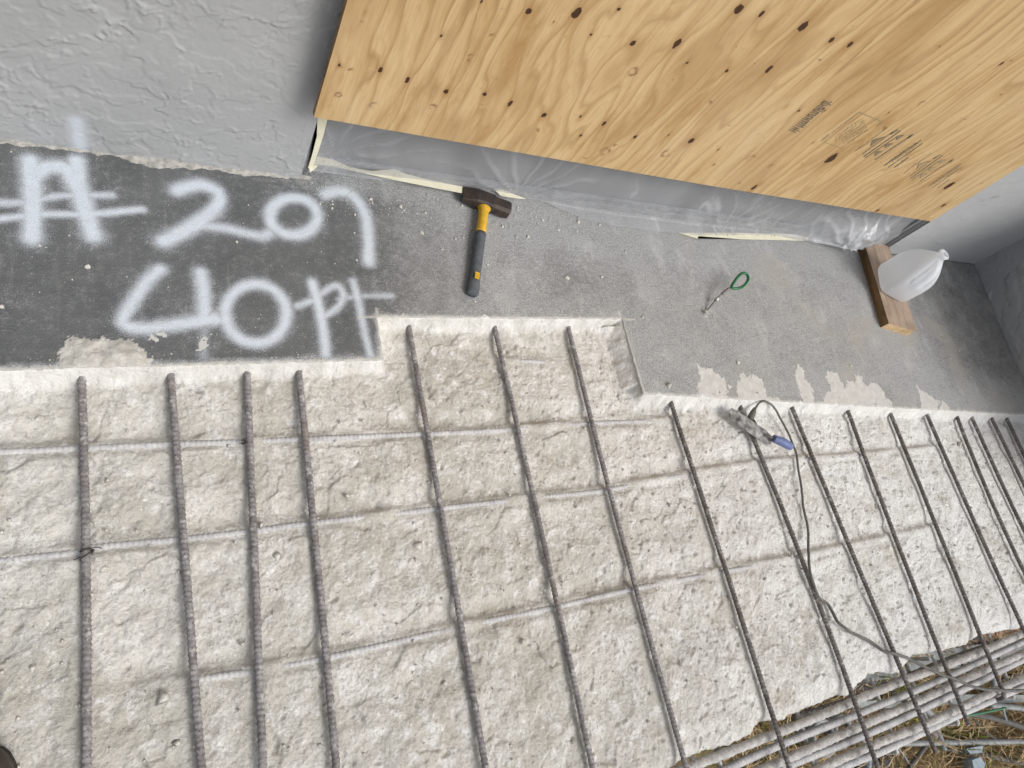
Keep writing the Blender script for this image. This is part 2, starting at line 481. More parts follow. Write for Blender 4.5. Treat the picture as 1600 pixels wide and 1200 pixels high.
MAT = dict(
    chip=m_chipped(), floor=m_floor(), ply=m_plywood(), rebar=m_rebar(), rebar_dark=m_rebar('dark_rebar', (.105, .09, .084), (.20, .185, .178), .9, .6), crust=m_crust(),
    smoothbar=m_rebar('grey_rebar', (.40, .40, .41), (.56, .555, .55), .4, .85),
    stucco=m_stucco('grey_stucco', (.395, .402, .408), (.345, .352, .358)),
    stucco_r=m_stucco('pale_stucco', (.47, .48, .49), (.41, .42, .43)),
    mortar=m_plain('mortar', (.44, .425, .39), (.24, .235, .215), .9, .15, 0, 75, .8),
    film=m_film(), jug=m_jug(),
    tape=m_plain('masking_tape', (.78, .755, .60), (.70, .67, .51), .7, .2, 0, 30, .2),
    door=m_plain('door_glass', (.11, .115, .12), (.15, .155, .16), .12, .5, 0, 3, 0),
    alu=m_plain('grey_aluminium', (.36, .37, .375), (.22, .225, .23), .5, .4, .3, 40, .1),
    plyedge=m_wood('ply_edge', (.33, .215, .115), (.21, .13, .065), (1, 1, 1)),
    stud=m_wood('stud_wood', (.26, .155, .075), (.16, .085, .04), (1, 1, .08)),
    plank=m_wood('weathered_plank', (.42, .325, .255), (.29, .215, .16)),
    plankside=m_wood('plank_side', (.27, .165, .08), (.15, .09, .042)),
    plankend=m_wood('plank_end', (.68, .50, .30), (.54, .375, .20), (1, 1, 1)),
    steel=m_plain('dark_forged_steel', (.032, .032, .034), (.085, .058, .044), .55, .4, .3, 45, .35),
    yellow=m_plain('yellow_fibreglass', (.72, .43, .035), (.55, .31, .03), .5, .4, 0, 70, .2),
    grip=m_plain('grey_grip', (.075, .085, .095), (.115, .125, .135), .7, .3, 0, 60, .25),
    green=m_plain('green_coating', (.012, .16, .06), (.008, .10, .04), .4, .5, 0, 60, .1),
    wire=m_plain('steel_wire', (.23, .22, .205), (.13, .12, .11), .5, .4, .5, 120, .3),
    zinc=m_plain('zinc', (.55, .55, .54), (.38, .38, .37), .5, .5, .5, 90, .2),
    crustgrey=m_plain('cement_crusted_steel', (.42, .42, .415), (.06, .052, .05), .85, .25, .0, 38, .7),
    blue=m_plain('blue_grip', (.145, .185, .36), (.10, .13, .27), .5, .4, 0, 60, .15),
    cable=m_plain('dusty_cable', (.16, .155, .14), (.10, .098, .09), .7, .3, 0, 50, .2),
    black=m_plain('black_wire', (.03, .028, .027), (.06, .045, .04), .6, .3, 0, 90, .2),
    boot=m_plain('brown_leather', (.075, .052, .04), (.045, .036, .03), .6, .35, 0, 40, .35),
    sole=m_plain('boot_sole', (.035, .033, .03), (.055, .05, .045), .85, .2, 0, 60, .4),
    tube=m_plain('galvanised_tube', (.27, .285, .285), (.165, .17, .165), .6, .4, .2, 18, .3),
    darktube=m_plain('weathered_tube', (.12, .115, .105), (.07, .066, .06), .75, .3, .1, 18, .3),
    board=m_plain('grey_green_board', (.33, .36, .345), (.24, .265, .255), .7, .3, 0, 12, .2),
    kerb=m_plain('kerb_concrete', (.27, .285, .285), (.215, .225, .225), .85, .2, 0, 20, .3),
    paver=m_plain('pink_paver', (.40, .255, .205), (.305, .195, .16), .85, .2, 0, 25, .4),
    blade_blue=m_plain('pale_blue_steel', (.30, .37, .41), (.20, .245, .275), .45, .4, .2, 20, .1),
    gap_dark=m_plain('gap_black', (.028, .029, .031), (.055, .056, .06), .45, .4, 0, 14, .5),  # near-black for the sheets that darken the gaps below the slab edge
    ink=m_plain('black_ink', (.13, .11, .085), (.33, .26, .17), .8, .1, 0, 500, 0),
    inkpale=m_plain('faded_ink', (.26, .21, .14), (.45, .35, .22), .8, .1, 0, 420, 0),
    stone=m_plain('concrete_crumb', (.66, .645, .60), (.50, .48, .43), .9, .15, 0, 90, .5),
    hose=m_plain('grey_hose', (.30, .31, .30), (.20, .205, .20), .6, .3, 0, 30, .2),
    ground=m_ground(), grass=m_grass(),
)

# ------------------------------------------------------------------ plan
YW = 1.2136                                    # face of the house wall
XJ0, XJ1 = .392, 2.937                         # door opening
cpts = [at(0, 578), at(595, 562), at(590, 495), at(970, 498), at(1008, 615), at(1600, 648)]
CUT = [(-1.2, cpts[0].y - .02), (cpts[0].x, cpts[0].y), (.543, cpts[1].y), (.549, cpts[2].y), (1.344, cpts[3].y), (1.352, cpts[4].y),
       (cpts[5].x, cpts[5].y), (4.3, cpts[5].y - .05)]
SW0 = at(1523, 412); SW1 = at(1600, 593)       # side wall base line
SWD = (SW1 - SW0).normalized()
def cut_y(x):
    xs = np.array([p[0] for p in CUT]); ys = np.array([p[1] for p in CUT])
    return np.interp(x, xs, ys)
def cut_dist(x, y):
    best = np.full(x.shape, 9.0)
    for (x0, y0), (x1, y1) in zip(CUT[:-1], CUT[1:]):
        dx, dy = x1 - x0, y1 - y0
        t = np.clip(((x - x0) * dx + (y - y0) * dy) / (dx * dx + dy * dy), 0, 1)
        best = np.minimum(best, np.hypot(x - x0 - t * dx, y - y0 - t * dy))
    inside = y < cut_y(x)
    return np.where(inside, best, -best)
def seg_dist(x, y, P):
    best = np.full(x.shape, 9.0)
    for a, b in zip(P[:-1], P[1:]):
        dx, dy = b[0] - a[0], b[1] - a[1]
        t = np.clip(((x - a[0]) * dx + (y - a[1]) * dy) / (dx * dx + dy * dy + 1e-12), 0, 1)
        best = np.minimum(best, np.hypot(x - a[0] - t * dx, y - a[1] - t * dy))
    return best

# transverse bars: picture polylines -> points on their plane
ZT, RT = -.034, .0085
TB = [[(128, 600), (131, 700), (135, 880), (135, 1050), (136, 1210)],
      [(267, 590), (277, 700), (285, 840), (300, 1000), (315, 1205)],
      [(386, 590), (392, 720), (397, 850), (404, 1050), (411, 1205)],
      [(467, 585), (478, 690), (490, 820), (508, 1010), (527, 1210)],
      [(642, 525), (660, 640), (690, 800), (722, 980), (760, 1210)],
      [(773, 515), (800, 625), (835, 790), (873, 950), (928, 1210)],
      [(889, 520), (925, 650), (960, 800), (995, 930), (1040, 1080), (1075, 1210)],
      [(1052, 640), (1085, 740), (1120, 850), (1160, 970), (1205, 1110), (1238, 1215)],
      [(1164, 646), (1195, 740), (1230, 850), (1266, 899), (1290, 1000), (1326, 1077), (1376, 1212)],
      [(1243, 645), (1275, 730), (1294, 780), (1357, 927), (1403, 1025), (1431, 1095), (1460, 1178)],
      [(1327, 645), (1355, 720), (1371, 780), (1424, 899), (1476, 1032), (1512, 1133)],
      [(1392, 650), (1425, 720), (1443, 780), (1501, 916), (1539, 1007), (1562, 1070)],
      [(1452, 655), (1480, 720), (1506, 780), (1550, 874), (1599, 983), (1625, 1040)],
      [(1495, 657), (1519, 700), (1547, 780), (1578, 850), (1600, 892), (1660, 1010)],
      [(1522, 660), (1550, 722), (1576, 778), (1600, 828), (1660, 950)],
      [(1554, 663), (1577, 710), (1600, 755), (1670, 900)],
      [(1576, 660), (1600, 711), (1680, 880)]]
TB[8] = [(1164, 646), (1195, 740), (1214, 780), (1240, 838), (1266, 899), (1297, 985), (1326, 1077), (1376, 1212)]
TBW = []
for P in TB:
    W = [at(x, y, ZT) for x, y in P]
    W.insert(0, W[0] + (W[0] - W[1]).normalized() * .06)
    TBW.append(W)
for k, W in enumerate(TBW):                     # bars run straight: smooth the picked points
    yy = np.array([w.y for w in W[1:]]); xx = np.array([w.x for w in W[1:]])
    c = np.polyfit(yy, xx, 2 if len(W) > 5 else 1)
    for w in W: w.x = float(np.polyval(c, w.y))
# a few bars carried on beyond the left of the picture and to the slab's edge
for k in range(8):
    W = TBW[k]; d = (W[-1] - W[-2]).normalized()
    ye = -.50 - .05 * random.random()
    if W[-1].y > ye: W.append(W[-1] + d * ((W[-1].y - ye) / max(.3, -d.y)))
LB = [[(0, 706), (128, 700), (270, 694), (380, 690), (560, 682), (780, 672), (905, 662), (1055, 656)],
      [(0, 876), (130, 862), (150, 855), (275, 843), (390, 830), (480, 818), (680, 795), (840, 777), (950, 765), (1090, 738), (1200, 722), (1340, 712), (1460, 700)],
      [(220, 1078), (320, 1060), (400, 1048), (500, 1030), (620, 1003), (725, 978), (870, 948), (990, 920), (1120, 895), (1240, 872), (1460, 825)],
      [(790, 563), (830, 564), (870, 567)]]
ZL, RL = -.0535, .0064
LBW = [[at(x, y, ZL + .004) for x, y in P] for P in LB]

EDGE = [(-1.2, -.46), (-.3, -.45), (.6, -.44), (1.14, -.408), (1.208, -.402), (1.272, -.404), (1.332, -.408), (1.391, -.409), (1.45, -.405), (1.48, -.388), (1.524, -.386), (1.555, -.398), (1.713, -.394), (1.816, -.391), (1.866, -.399), (1.92, -.387), (1.972, -.363), (2.129, -.392), (2.213, -.359), (2.345, -.371), (2.492, -.384), (2.627, -.371), (2.791, -.386), (2.92, -.399), (3.4, -.385), (4.2, -.39)]
def edge_y(x):
    e = np.interp(x, [p[0] for p in EDGE], [p[1] for p in EDGE])
    return e + .008 * fbm(x * 16, x * 0 + 5, 3, 95) + .004 * fbm(x * 60, x * 0 + 2, 2, 96)

def chipped_slab():
    xs = np.concatenate([np.arange(-1.2, -.32, .012), np.arange(-.32, 1.7, .0031), np.arange(1.7, 2.7, .0042), np.arange(2.7, 3.95, .0062)])
    ys = np.arange(-.62, .86, .0032)
    X, Y = np.meshgrid(xs, ys)
    wx = X + .012 * fbm(X * 9, Y * 9, 3, 11); wy = Y + .012 * fbm(X * 9 + 40, Y * 9, 3, 12)
    f1, d1 = facets(wx * 11 + wy * 3, wy * 13 - wx * 2, 21)
    f2, d2 = facets(wx * 30 - wy * 6, wy * 33 + wx * 5, 22)
    f3, d3 = facets(wx * 85, wy * 85, 23)
    n0 = fbm(X * 4.5, Y * 4.5, 4, 31)
    n1 = fbm(wx * 16, wy * 16, 5, 41)
    rg = 1 - np.abs(fbm((wx + wy * .5) * 13, (wy - wx * .45) * 9, 4, 51)) * 2.2
    n2 = fbm(X * 70, Y * 70, 3, 61)
    n3 = fbm(wx * 34, wy * 34, 4, 67)
    Z = -.050 + .011 * n0 + .0030 * f1 + .0018 * f2 + .0009 * f3 + .0066 * n1 + .0026 * rg + .0012 * n2 + .0022 * n3
    # pits
    p = fbm(X * 42, Y * 42, 2, 71); q = sst(.3, 1.6, X)
    Z -= .006 * sst(.38, .6, p) * (.45 + .55 * q)
    p2 = fbm(X * 20 + 3, Y * 20, 3, 73)
    Z -= .007 * sst(.45, .6, p2)
    # shelves along the embedded bars
    for P in LBW:
        xs_ = np.array([v.x for v in P]); ys_ = np.array([v.y for v in P])
        yb = np.interp(X, xs_, ys_)
        fade = sst(xs_[0] - .1, xs_[0] + .03, X) * sst(xs_[-1] + .1, xs_[-1] - .03, X)
        dy = Y - yb
        amp = 1 if len(P) > 4 else .5
        Z -= amp * .010 * np.exp(-((dy - .028) / .028) ** 2) * fade
        Z += amp * .004 * np.exp(-((dy + .028) / .024) ** 2) * fade
        cov = fbm(X * 5, X * 0 + ys_[0] * 7, 3, 81) + .30 * sst(.7, 1.6, X) - .10                # where mortar still covers the bar
        tgt = ZL + .0028 + .0075 * sst(-.12, .32, cov) + .0012 * n1
        w = np.exp(-(np.abs(dy) / .014) ** 3) * fade
        Z = Z * (1 - w) + tgt * w
    # channels under the transverse bars
    for k, W in enumerate(TBW):
        ys_ = np.array([v.y for v in W])[::-1]; xs_ = np.array([v.x for v in W])[::-1]
        xb = np.interp(Y, ys_, xs_)
        dx = X - xb
        on = (Y < ys_[-1]) * 1.0
        w = np.exp(-((dx + .004) / (.017 if k < 6 else .024)) ** 2) * on
        lim = ZT - RT - (.002 if k < 6 else .0065) + .005 * fbm(Y * 8, Y * 0 + k * 3.3, 3, 87)
        Z = np.where(w > .05, Z * (1 - w) + np.minimum(Z, lim) * w, Z)
    # cut face: steep saw-cut and broken cove at its foot
    D = cut_dist(X + .0025 * fbm(X * 60, Y * 60, 2, 101), Y + .0035 * fbm(X * 30, Y * 30, 3, 102))
    wid = .026 + .020 * fbm(X * 7, Y * 7, 4, 103) + .010 * fbm(X * 40, Y * 40, 3, 104)
    wid = np.clip(wid, .010, .06)
    nx_ = np.exp(-((X - 1.33) / .05) ** 2) * (Y > .60) * (Y < .81)
    wid = wid + nx_ * (.030 + .012 * fbm(Y * 25, X * 25, 3, 105))
    t = np.clip(D / wid, 0, 1)
    prof = 1 - (1 - t) ** (1.9 - .7 * nx_)
    Zr = .006 * fbm(X * 40, Y * 40, 4, 106) * np.sin(np.pi * t)
    Zc = np.where(D > 0, -.003 * (1 - prof) + Z * prof + Zr, -.003 + np.minimum(0, D) * .12)
    cutm = sst(wid * 1.25, wid * .25, D) * (D > -.02)
    # broken outer edge
    E = edge_y(X)
    m = Y - E
    Zc = Zc - .016 * np.exp(-np.clip(m, 0, 1) / .016) - .004 * np.exp(-np.clip(m, 0, 1) / .06)
    low = m < 0
    dep = np.clip(-m / .10, 0, 1)
    zed = -.062 + .0 * X
    Yn = np.where(low, E + .016 * fbm(X * 18, dep * 3, 4, 111) * np.minimum(dep * 4, 1) + .02 * dep, Y)
    Zc = np.where(low, (Zc) * (1 - dep) + (-.215) * dep, Zc)
    keep = (D > -.012) & (m > -.16) & (X < 3.9)
    me = grid_np('slab', X, Yn, Zc, {'cut': cutm * np.clip(.55 + .9 * fbm(X * 22, Y * 22, 4, 107), 0, .85) * (~low)}, keep)
    o = link('slab', me, MAT['chip'])
    tag(o, kind='structure')
    # sound body of the slab underneath
    bm = box_bm(-1.2, -.33, -.215, 3.9, 1.45, -.075)
    b = link('slab_core', bm_mesh(bm, 'slab_core'), MAT['chip'], o)
    return o

# ------------------------------------------------------------------ floor
def P2(pts): return [(at(x, y).x, at(x, y).y) for x, y in pts]
def ell(cx, cy, rx, ry, a0=0, a1=360, n=22):
    return [(cx + rx * math.cos(math.radians(a0 + (a1 - a0) * i / n)), cy + ry * math.sin(math.radians(a0 + (a1 - a0) * i / n))) for i in range(n + 1)]
def smooth2(pts):
    c, _ = spline([(x, y, 0) for x, y in pts], max(12, len(pts) * 5))
    return [(p[0], p[1]) for p in c]
STROKES = [  # picture points, radius in metres, strength
    ([(47, 252), (51, 304), (50, 372)], .021, 1), ([(50, 282), (66, 264), (88, 260), (106, 266), (120, 290)], .022, .95), ([(60, 266), (104, 268)], .016, .6),
    ([(119, 252), (126, 304), (146, 368)], .022, 1),
    ([(-30, 318), (50, 315), (91, 306), (174, 305)], .012, .75), ([(-30, 345), (67, 335), (135, 335), (222, 327)], .012, .85),
    ([(277, 297), (310, 289), (340, 300), (339, 322), (303, 352), (256, 377)], .021, .95), ([(262, 372), (310, 354), (352, 357), (405, 369), (420, 365)], .017, .8),
    (ell(459, 338, 37, 29, -20, 345), .018, .97),
    ([(508, 304), (532, 299), (553, 308), (571, 336), (576, 378), (576, 408)], .019, .95),
    ([(250, 421), (229, 441), (198, 486), (193, 505), (216, 513), (263, 509), (337, 498)], .018, .9),
    ([(314, 426), (319, 464), (319, 501)], .018, .9), ([(319, 505), (318, 556)], .014, .42),
    (ell(400, 490, 48, 46), .017, .92),
    ([(488, 442), (499, 481), (506, 522), (509, 552)], .015, .9), ([(464, 478), (490, 468), (522, 447), (536, 458), (530, 478), (505, 496)], .012, .75),
    ([(552, 440), (560, 470), (570, 520), (578, 552)], .013, .75), ([(530, 468), (560, 463), (612, 462)], .010, .6)]
WHITE = [  # slurry / bare patches on the floor, picture outlines
    [(94, 545), (105, 535), (150, 528), (205, 532), (222, 545), (236, 566), (232, 590), (94, 592)],
    [(1090, 570), (1108, 574), (1140, 600), (1138, 640), (1090, 640), (1092, 608)],
    [(1160, 585), (1190, 590), (1196, 618), (1220, 625), (1230, 645), (1160, 645), (1150, 600)],
    [(1243, 568), (1254, 580), (1270, 606), (1273, 640), (1258, 640), (1246, 600)],
    [(1290, 580), (1310, 585), (1318, 605), (1345, 585), (1352, 604), (1368, 598), (1395, 632), (1385, 648), (1270, 645), (1298, 610)],
    [(1430, 600), (1445, 612), (1468, 628), (1462, 650), (1440, 645), (1438, 618)],
    [(1470, 626), (1486, 640), (1480, 655), (1470, 650)],
    [(306, 530), (326, 530), (328, 540), (310, 541)], [(240, 522), (258, 524), (254, 530), (238, 529)]]
def in_poly(x, y, P):
    ins = np.zeros(x.shape, bool)
    for (x0, y0), (x1, y1) in zip(P, P[1:] + P[:1]):
        c = (y0 > y) != (y1 > y)
        ins ^= c & (x < (x1 - x0) * (y - y0) / (y1 - y0 + 1e-12) + x0)
    return ins

def cut_lump(x, y):
    P = P2(WHITE[0]); return seg_dist(x, y, P[:-1])

def floor_block(X, Y, Z, name, parent=None):
    paint = np.zeros(X.shape)
    for pts, r, s in STROKES:
        P = P2(smooth2(pts))
        d = seg_dist(X, Y, P)
        r2 = r * (.95 + .16 * fbm(X * 12, Y * 12, 2, 133))
        paint = np.maximum(paint, s * 1.12 * np.exp(-(d / r2) ** 2.0))
        paint = paint + .10 * s * np.exp(-(d / (r2 * 2.0)) ** 2)
    dust_shade = .10 * sst(-.2, .5, fbm(X * 4, Y * 4, 4, 140)) + sst(.44, .95, X + .12 * fbm(X * 5, Y * 5, 4, 141)) * .80
    dust_shade = np.maximum(dust_shade, .75 * sst(.10, .0, YW - Y) * sst(.25, .5, X))
    dust_shade = dust_shade - .5 * sst(2.75, 3.35, X + (Y - .8) * .4) * sst(.5, .68, Y) + .1 * fbm(X * 3, Y * 3, 4, 143)  # floor darkened at the far right: side wall's shade worked into the tone
    dust_shade = dust_shade + .45 * np.exp(-((X - .95) / .16) ** 2 - ((Y - 1.0) / .14) ** 2) * sst(-.2, .4, fbm(X * 9, Y * 5, 4, 147)) + .4 * sst(.1, .5, fbm(X * 5 + 2, Y * 3, 4, 148)) * sst(.8, 1.3, X)
    dust_shade = dust_shade + .35 * sst(1.02, 1.2, Y) * sst(.6, 1, X) * sst(3, 2, X)
    dust_shade = dust_shade + .45 * sst(.52, .44, Y) * sst(2.9, 3.4, X)
    dust_shade = dust_shade - .30 * np.exp(-((X - 1.15) / .3) ** 2 - ((Y - .95) / .08) ** 2)
    D = cut_dist(X, Y)
    dust_shade = np.maximum(dust_shade, .9 * sst(.022, .003, -D + .006 * fbm(X * 40, Y * 40, 2, 144)))
    warm = sst(.05, .45, fbm(X * 4.3, Y * 4.3, 4, 145)) * sst(1.5, 2.0, X) * .8 + .25 * sst(.5, .7, X)
    patch = np.zeros(X.shape)
    jx = X + .022 * fbm(X * 22, Y * 22, 4, 151) + .012 * fbm(X * 90, Y * 90, 3, 152)
    jy = Y + .022 * fbm(X * 22 + 9, Y * 22, 4, 153) + .012 * fbm(X * 90, Y * 90 + 5, 3, 154)
    for k, P in enumerate(WHITE):
        patch = np.maximum(patch, in_poly(jx if k else X + (jx - X) * .4, jy if k else Y + (jy - Y) * .4, P2(P)) * 1.0)
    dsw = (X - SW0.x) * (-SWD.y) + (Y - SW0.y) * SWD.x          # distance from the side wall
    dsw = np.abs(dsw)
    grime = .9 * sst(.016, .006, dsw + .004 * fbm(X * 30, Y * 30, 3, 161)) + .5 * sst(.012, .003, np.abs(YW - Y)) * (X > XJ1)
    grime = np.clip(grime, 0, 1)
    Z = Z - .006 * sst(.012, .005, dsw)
    pz = in_poly(jx, jy, P2(WHITE[0])) * 1.0
    pe = sst(0, .012, cut_lump(jx, jy)) * (patch * 0 + 1)
    Z = Z + pz * (.004 + .010 * fbm(X * 24, Y * 24, 5, 171) + .006 * np.abs(fbm(X * 60, Y * 60, 3, 173))) * (.3 + .7 * pe)
    patch = np.where(pz > 0, 0, patch)
    lump = np.maximum(pz, sst(.008, .002, -D + .006 * fbm(X * 50, Y * 50, 3, 174)) * .8)
    for (a, b) in (((560, 496), (592, 495)), ((588, 482), (592, 500)), ((968, 499), (992, 500)), ((966, 486), (972, 502)), ((592, 560), (600, 578))):
        lump = np.maximum(lump, .8 * sst(.0045, .0015, seg_dist(X, Y, P2([a, b]))))
    Z = Z + .0007 * fbm(X * 25, Y * 25, 4, 172)
    return X, Y, Z, {'paint': np.clip(paint, 0, 1.1), 'dust_shade': np.clip(dust_shade, 0, 1), 'warm': np.clip(warm, 0, 1), 'patch': patch, 'grime': grime, 'lump': np.clip(lump, 0, 1)}

def build_floor():
    root = None
    def blk(x0, x1, ylo, step, name, jl=None):
        nonlocal root
        nx = int((x1 - x0) / step) + 2
        xs = np.linspace(x0, x1, nx)
        ys_n = int(.75 / step)
        v = np.linspace(0, 1, ys_n) ** 1.0
        X = np.repeat(xs[None], ys_n, 0)
        lo = ylo(xs) + .013 * sst(.22, .55, fbm(xs * 11, xs * 0 + 8, 3, 183)) + .0026 * fbm(xs * 45, xs * 0 + 3, 3, 181) + .0015 * fbm(xs * 160, xs * 0, 2, 182)
        top = 1.40
        Y = lo[None] + (top - lo)[None] * v[:, None]
        if jl: X = jl(X, Y)
        # skirt row at the cut edge
        Xs = np.vstack([X[:1], X]); Ys = np.vstack([Y[:1], Y]); Z = np.zeros(Xs.shape)
        if name != 'mid':                       # the side of the notch also needs its skirt
            c = 0 if name == 'right' else -1
            cat = (lambda a: np.hstack([a[:, :1], a])) if c == 0 else (lambda a: np.hstack([a, a[:, -1:]]))
            Xs, Ys, Z = cat(Xs), cat(Ys), cat(Z)
        Xa, Ya, Za, A = floor_block(Xs, Ys, Z, name)
        Za[0] -= .006
        if name != 'mid': Za[:, 0 if name == 'right' else -1] -= .006 * (Ya[:, 0 if name == 'right' else -1] < .828)
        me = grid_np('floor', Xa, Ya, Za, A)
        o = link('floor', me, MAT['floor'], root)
        if root is None:
            root = o; tag(o, kind='structure')
        return o
    xr = 3.80
    def jl_left(X, Y):
        w = sst(.828, .815, Y) * sst(.50, .545, X)
        return X + w * (.0025 * fbm(Y * 60, Y * 0 + 7, 3, 191))
    def jl_right(X, Y):
        w = sst(.822, .80, Y) * sst(1.40, 1.352, X)
        return X + w * (.0025 * fbm(Y * 60, Y * 0 + 17, 3, 192) - .002)
    blk(.546, 1.348, lambda x: np.interp(x, [.546, 1.348], [cpts[2].y, cpts[3].y]), .004, 'mid')
    blk(-1.2, .546, lambda x: np.minimum(cut_y(x), cpts[1].y + 0 * x), .004, 'left', jl_left)
    blk(1.348, xr, lambda x: np.interp(x, [1.348, cpts[5].x, 4.3], [cpts[4].y, cpts[5].y, cpts[5].y - .05]), .0052, 'right', jl_right)

# ------------------------------------------------------------------ walls
def stucco_panel(name, x0, x1, z1, mat, seed, parent, step=.0032, zfine=1.0, flat=1.0, paint=None):
    zs = np.concatenate([np.arange(-.01, zfine, step), np.linspace(zfine, z1, 8)])
    xs = np.linspace(x0, x1, int((x1 - x0) / step))
    X, Z = np.meshgrid(xs, zs)
    wx = X + .05 * fbm(X * 6, Z * 6, 3, seed); wz = Z + .05 * fbm(X * 6 + 9, Z * 6, 3, seed + 1)
    vx = wx + .035 * fbm(X * 17, Z * 17, 3, seed + 11); vz = wz + .035 * fbm(X * 17 + 7, Z * 17, 3, seed + 12)
    a = fbm(vx * 6.5 - vz * 2.5, vz * 6 + vx * 2, 4, seed + 2)
    b = fbm(vx * 9 + 3, vz * 9 + 5, 3, seed + 3)
    c = fbm(vx * 5 + vz * 4, vz * 6 - vx * 4, 3, seed + 13)
    h = .0013 * sst(.02, .05, a) + .0010 * sst(.10, .12, b)
    for f_, lv, wd, am, k in ((a, .04, .016, .0030, 5), (b, -.1, .014, .0026, 6), (c, .08, .014, .0032, 14), (c, -.16, .012, .0024, 15), (a, -.2, .012, .0022, 16)):
        h = h + am * np.exp(-((f_ - lv) / wd) ** 2) * sst(.08, .30, fbm(X * 6, Z * 6, 2, seed + k)) * .95
    h = h + .0006 * fbm(X * 40, Z * 40, 4, seed + 4) + .002 * fbm(X * 3, Z * 3, 2, seed + 7) + .0007 * fbm(X * 110, Z * 110, 3, seed + 17)
    sc = sst(.35, .6, fbm(X * 9, Z * 22, 4, seed + 8)) * .8
    sc = sc * sst(.25, .4, fbm(X * 2.5, Z * 3, 2, seed + 9))
    pa = np.zeros(X.shape)
    if paint is not None:
        P = [(aty(x, y, YW).x, aty(x, y, YW).z) for x, y in paint]
        pa = .7 * np.exp(-(seg_dist(X, Z, P) / .016) ** 2.4)
    me = grid_np(name, X, YW - h * flat, Z, {'scuff': sc * .55, 'paint': pa})
    return link(name, me, mat, parent)

def build_walls():
    w = empty('stucco_wall', (-.4, YW, 0)); tag(w, 'grey skim textured stucco wall left of the boarded doorway', 'wall')
    o = stucco_panel('wall_face', -1.2, XJ0, 2.5, MAT['stucco'], 201, w, paint=[(119, 188), (123, 212), (127, 240)])
    o.location = (.4, -YW, 0)
    b = link('wall_core', bm_mesh(box_bm(-.8, .006, -.01, XJ0 + .4 - .0005, .2, 2.5), 'wall_core'), MAT['stucco'], w)
    # ragged mortar fillet at the foot of the wall
    xs = np.arange(-1.2, XJ0 + .03, .004); u = np.linspace(0, 1, 9)
    X, U = np.meshgrid(xs, u)
    wd = .006 + .028 * sst(-.15, .35, fbm(X * 4.3, X * 0 + 3, 3, 230)) + .018 * fbm(X * 11, X * 0, 4, 231) + .016 * fbm(X * 35, X * 0 + 4, 4, 232)
    Yf = YW + .004 - np.clip(wd * .7, .002, .04) * U - .004 * U
    Zf = .012 * (1 - U) ** 1.4 * (.8 + .6 * fbm(X * 25, U * 2, 3, 233)) + .0035 * fbm(X * 80, U * 4, 3, 234) * np.sin(np.pi * U) + .001
    Zf[-1] = -.002
    f = link('mortar_fillet', grid_np('mortar_fillet', X, Yf, Zf, flip=True), MAT['mortar'], w)
    f.location = (.4, -YW, 0)
    # right of the door
    w2 = empty('stucco_wall', (3.3, YW, 0)); tag(w2, 'pale grey stucco wall strip right of the plywood, behind the jug', 'wall')
    o = stucco_panel('wall_face', XJ1, SW0.x + .05, 2.5, MAT['stucco_r'], 261, w2, .005, .7, .55)
    o.location = (-3.3, -YW, 0)
    link('wall_core', bm_mesh(box_bm(XJ1 - 3.3 + .0005, .004, -.01, .47, .2, 2.5), 'wall_core'), MAT['stucco_r'], w2)
    # over the door
    # side wall
    L = 1.35
    w3 = empty('side_wall', SW0); tag(w3, 'shaded grey side wall closing the balcony at the right', 'wall')
    n = 230; s = np.linspace(-.05, L, n); zs = np.concatenate([np.arange(-.01, .8, .006), np.linspace(.8, .95, 8)])
    S, Z = np.meshgrid(s, zs)
    a = fbm(S * 6 + Z, Z * 9, 4, 281); b = fbm(S * 9, Z * 12 + 5, 4, 283)
    h = .0028 * sst(.03, .09, a) + .002 * sst(.10, .14, b) + .0014 * fbm(S * 40, Z * 40, 4, 285)
    nrm = Vector((SWD.y, -SWD.x, 0))
    if nrm.x > 0: nrm = -nrm
    me = grid_np('wall_face', SWD.x * S + nrm.x * h, SWD.y * S + nrm.y * h, Z, {'scuff': sst(.3, .6, fbm(S * 12, Z * 12, 3, 287)) * .3, 'paint': S * 0}, flip=True)
    link('wall_face', me, MAT['stucco'], w3)
    bm = bmesh.new()
    p0 = SWD * -.05; p1 = SWD * L; q = -nrm * .15; k = -nrm * .004
    vs = [bm.verts.new((*(p + r).xy, z)) for z in (-.01, .95) for p, r in ((p0, k), (p1, k), (p1, q), (p0, q))]
    for f in ((0, 1, 2, 3), (4, 5, 6, 7), (0, 1, 5, 4), (1, 2, 6, 5), (2, 3, 7, 6), (3, 0, 4, 7)): bm.faces.new([vs[i] for i in f])
    link('wall_core', bm_mesh(bm, 'wall_core'), MAT['stucco'], w3)

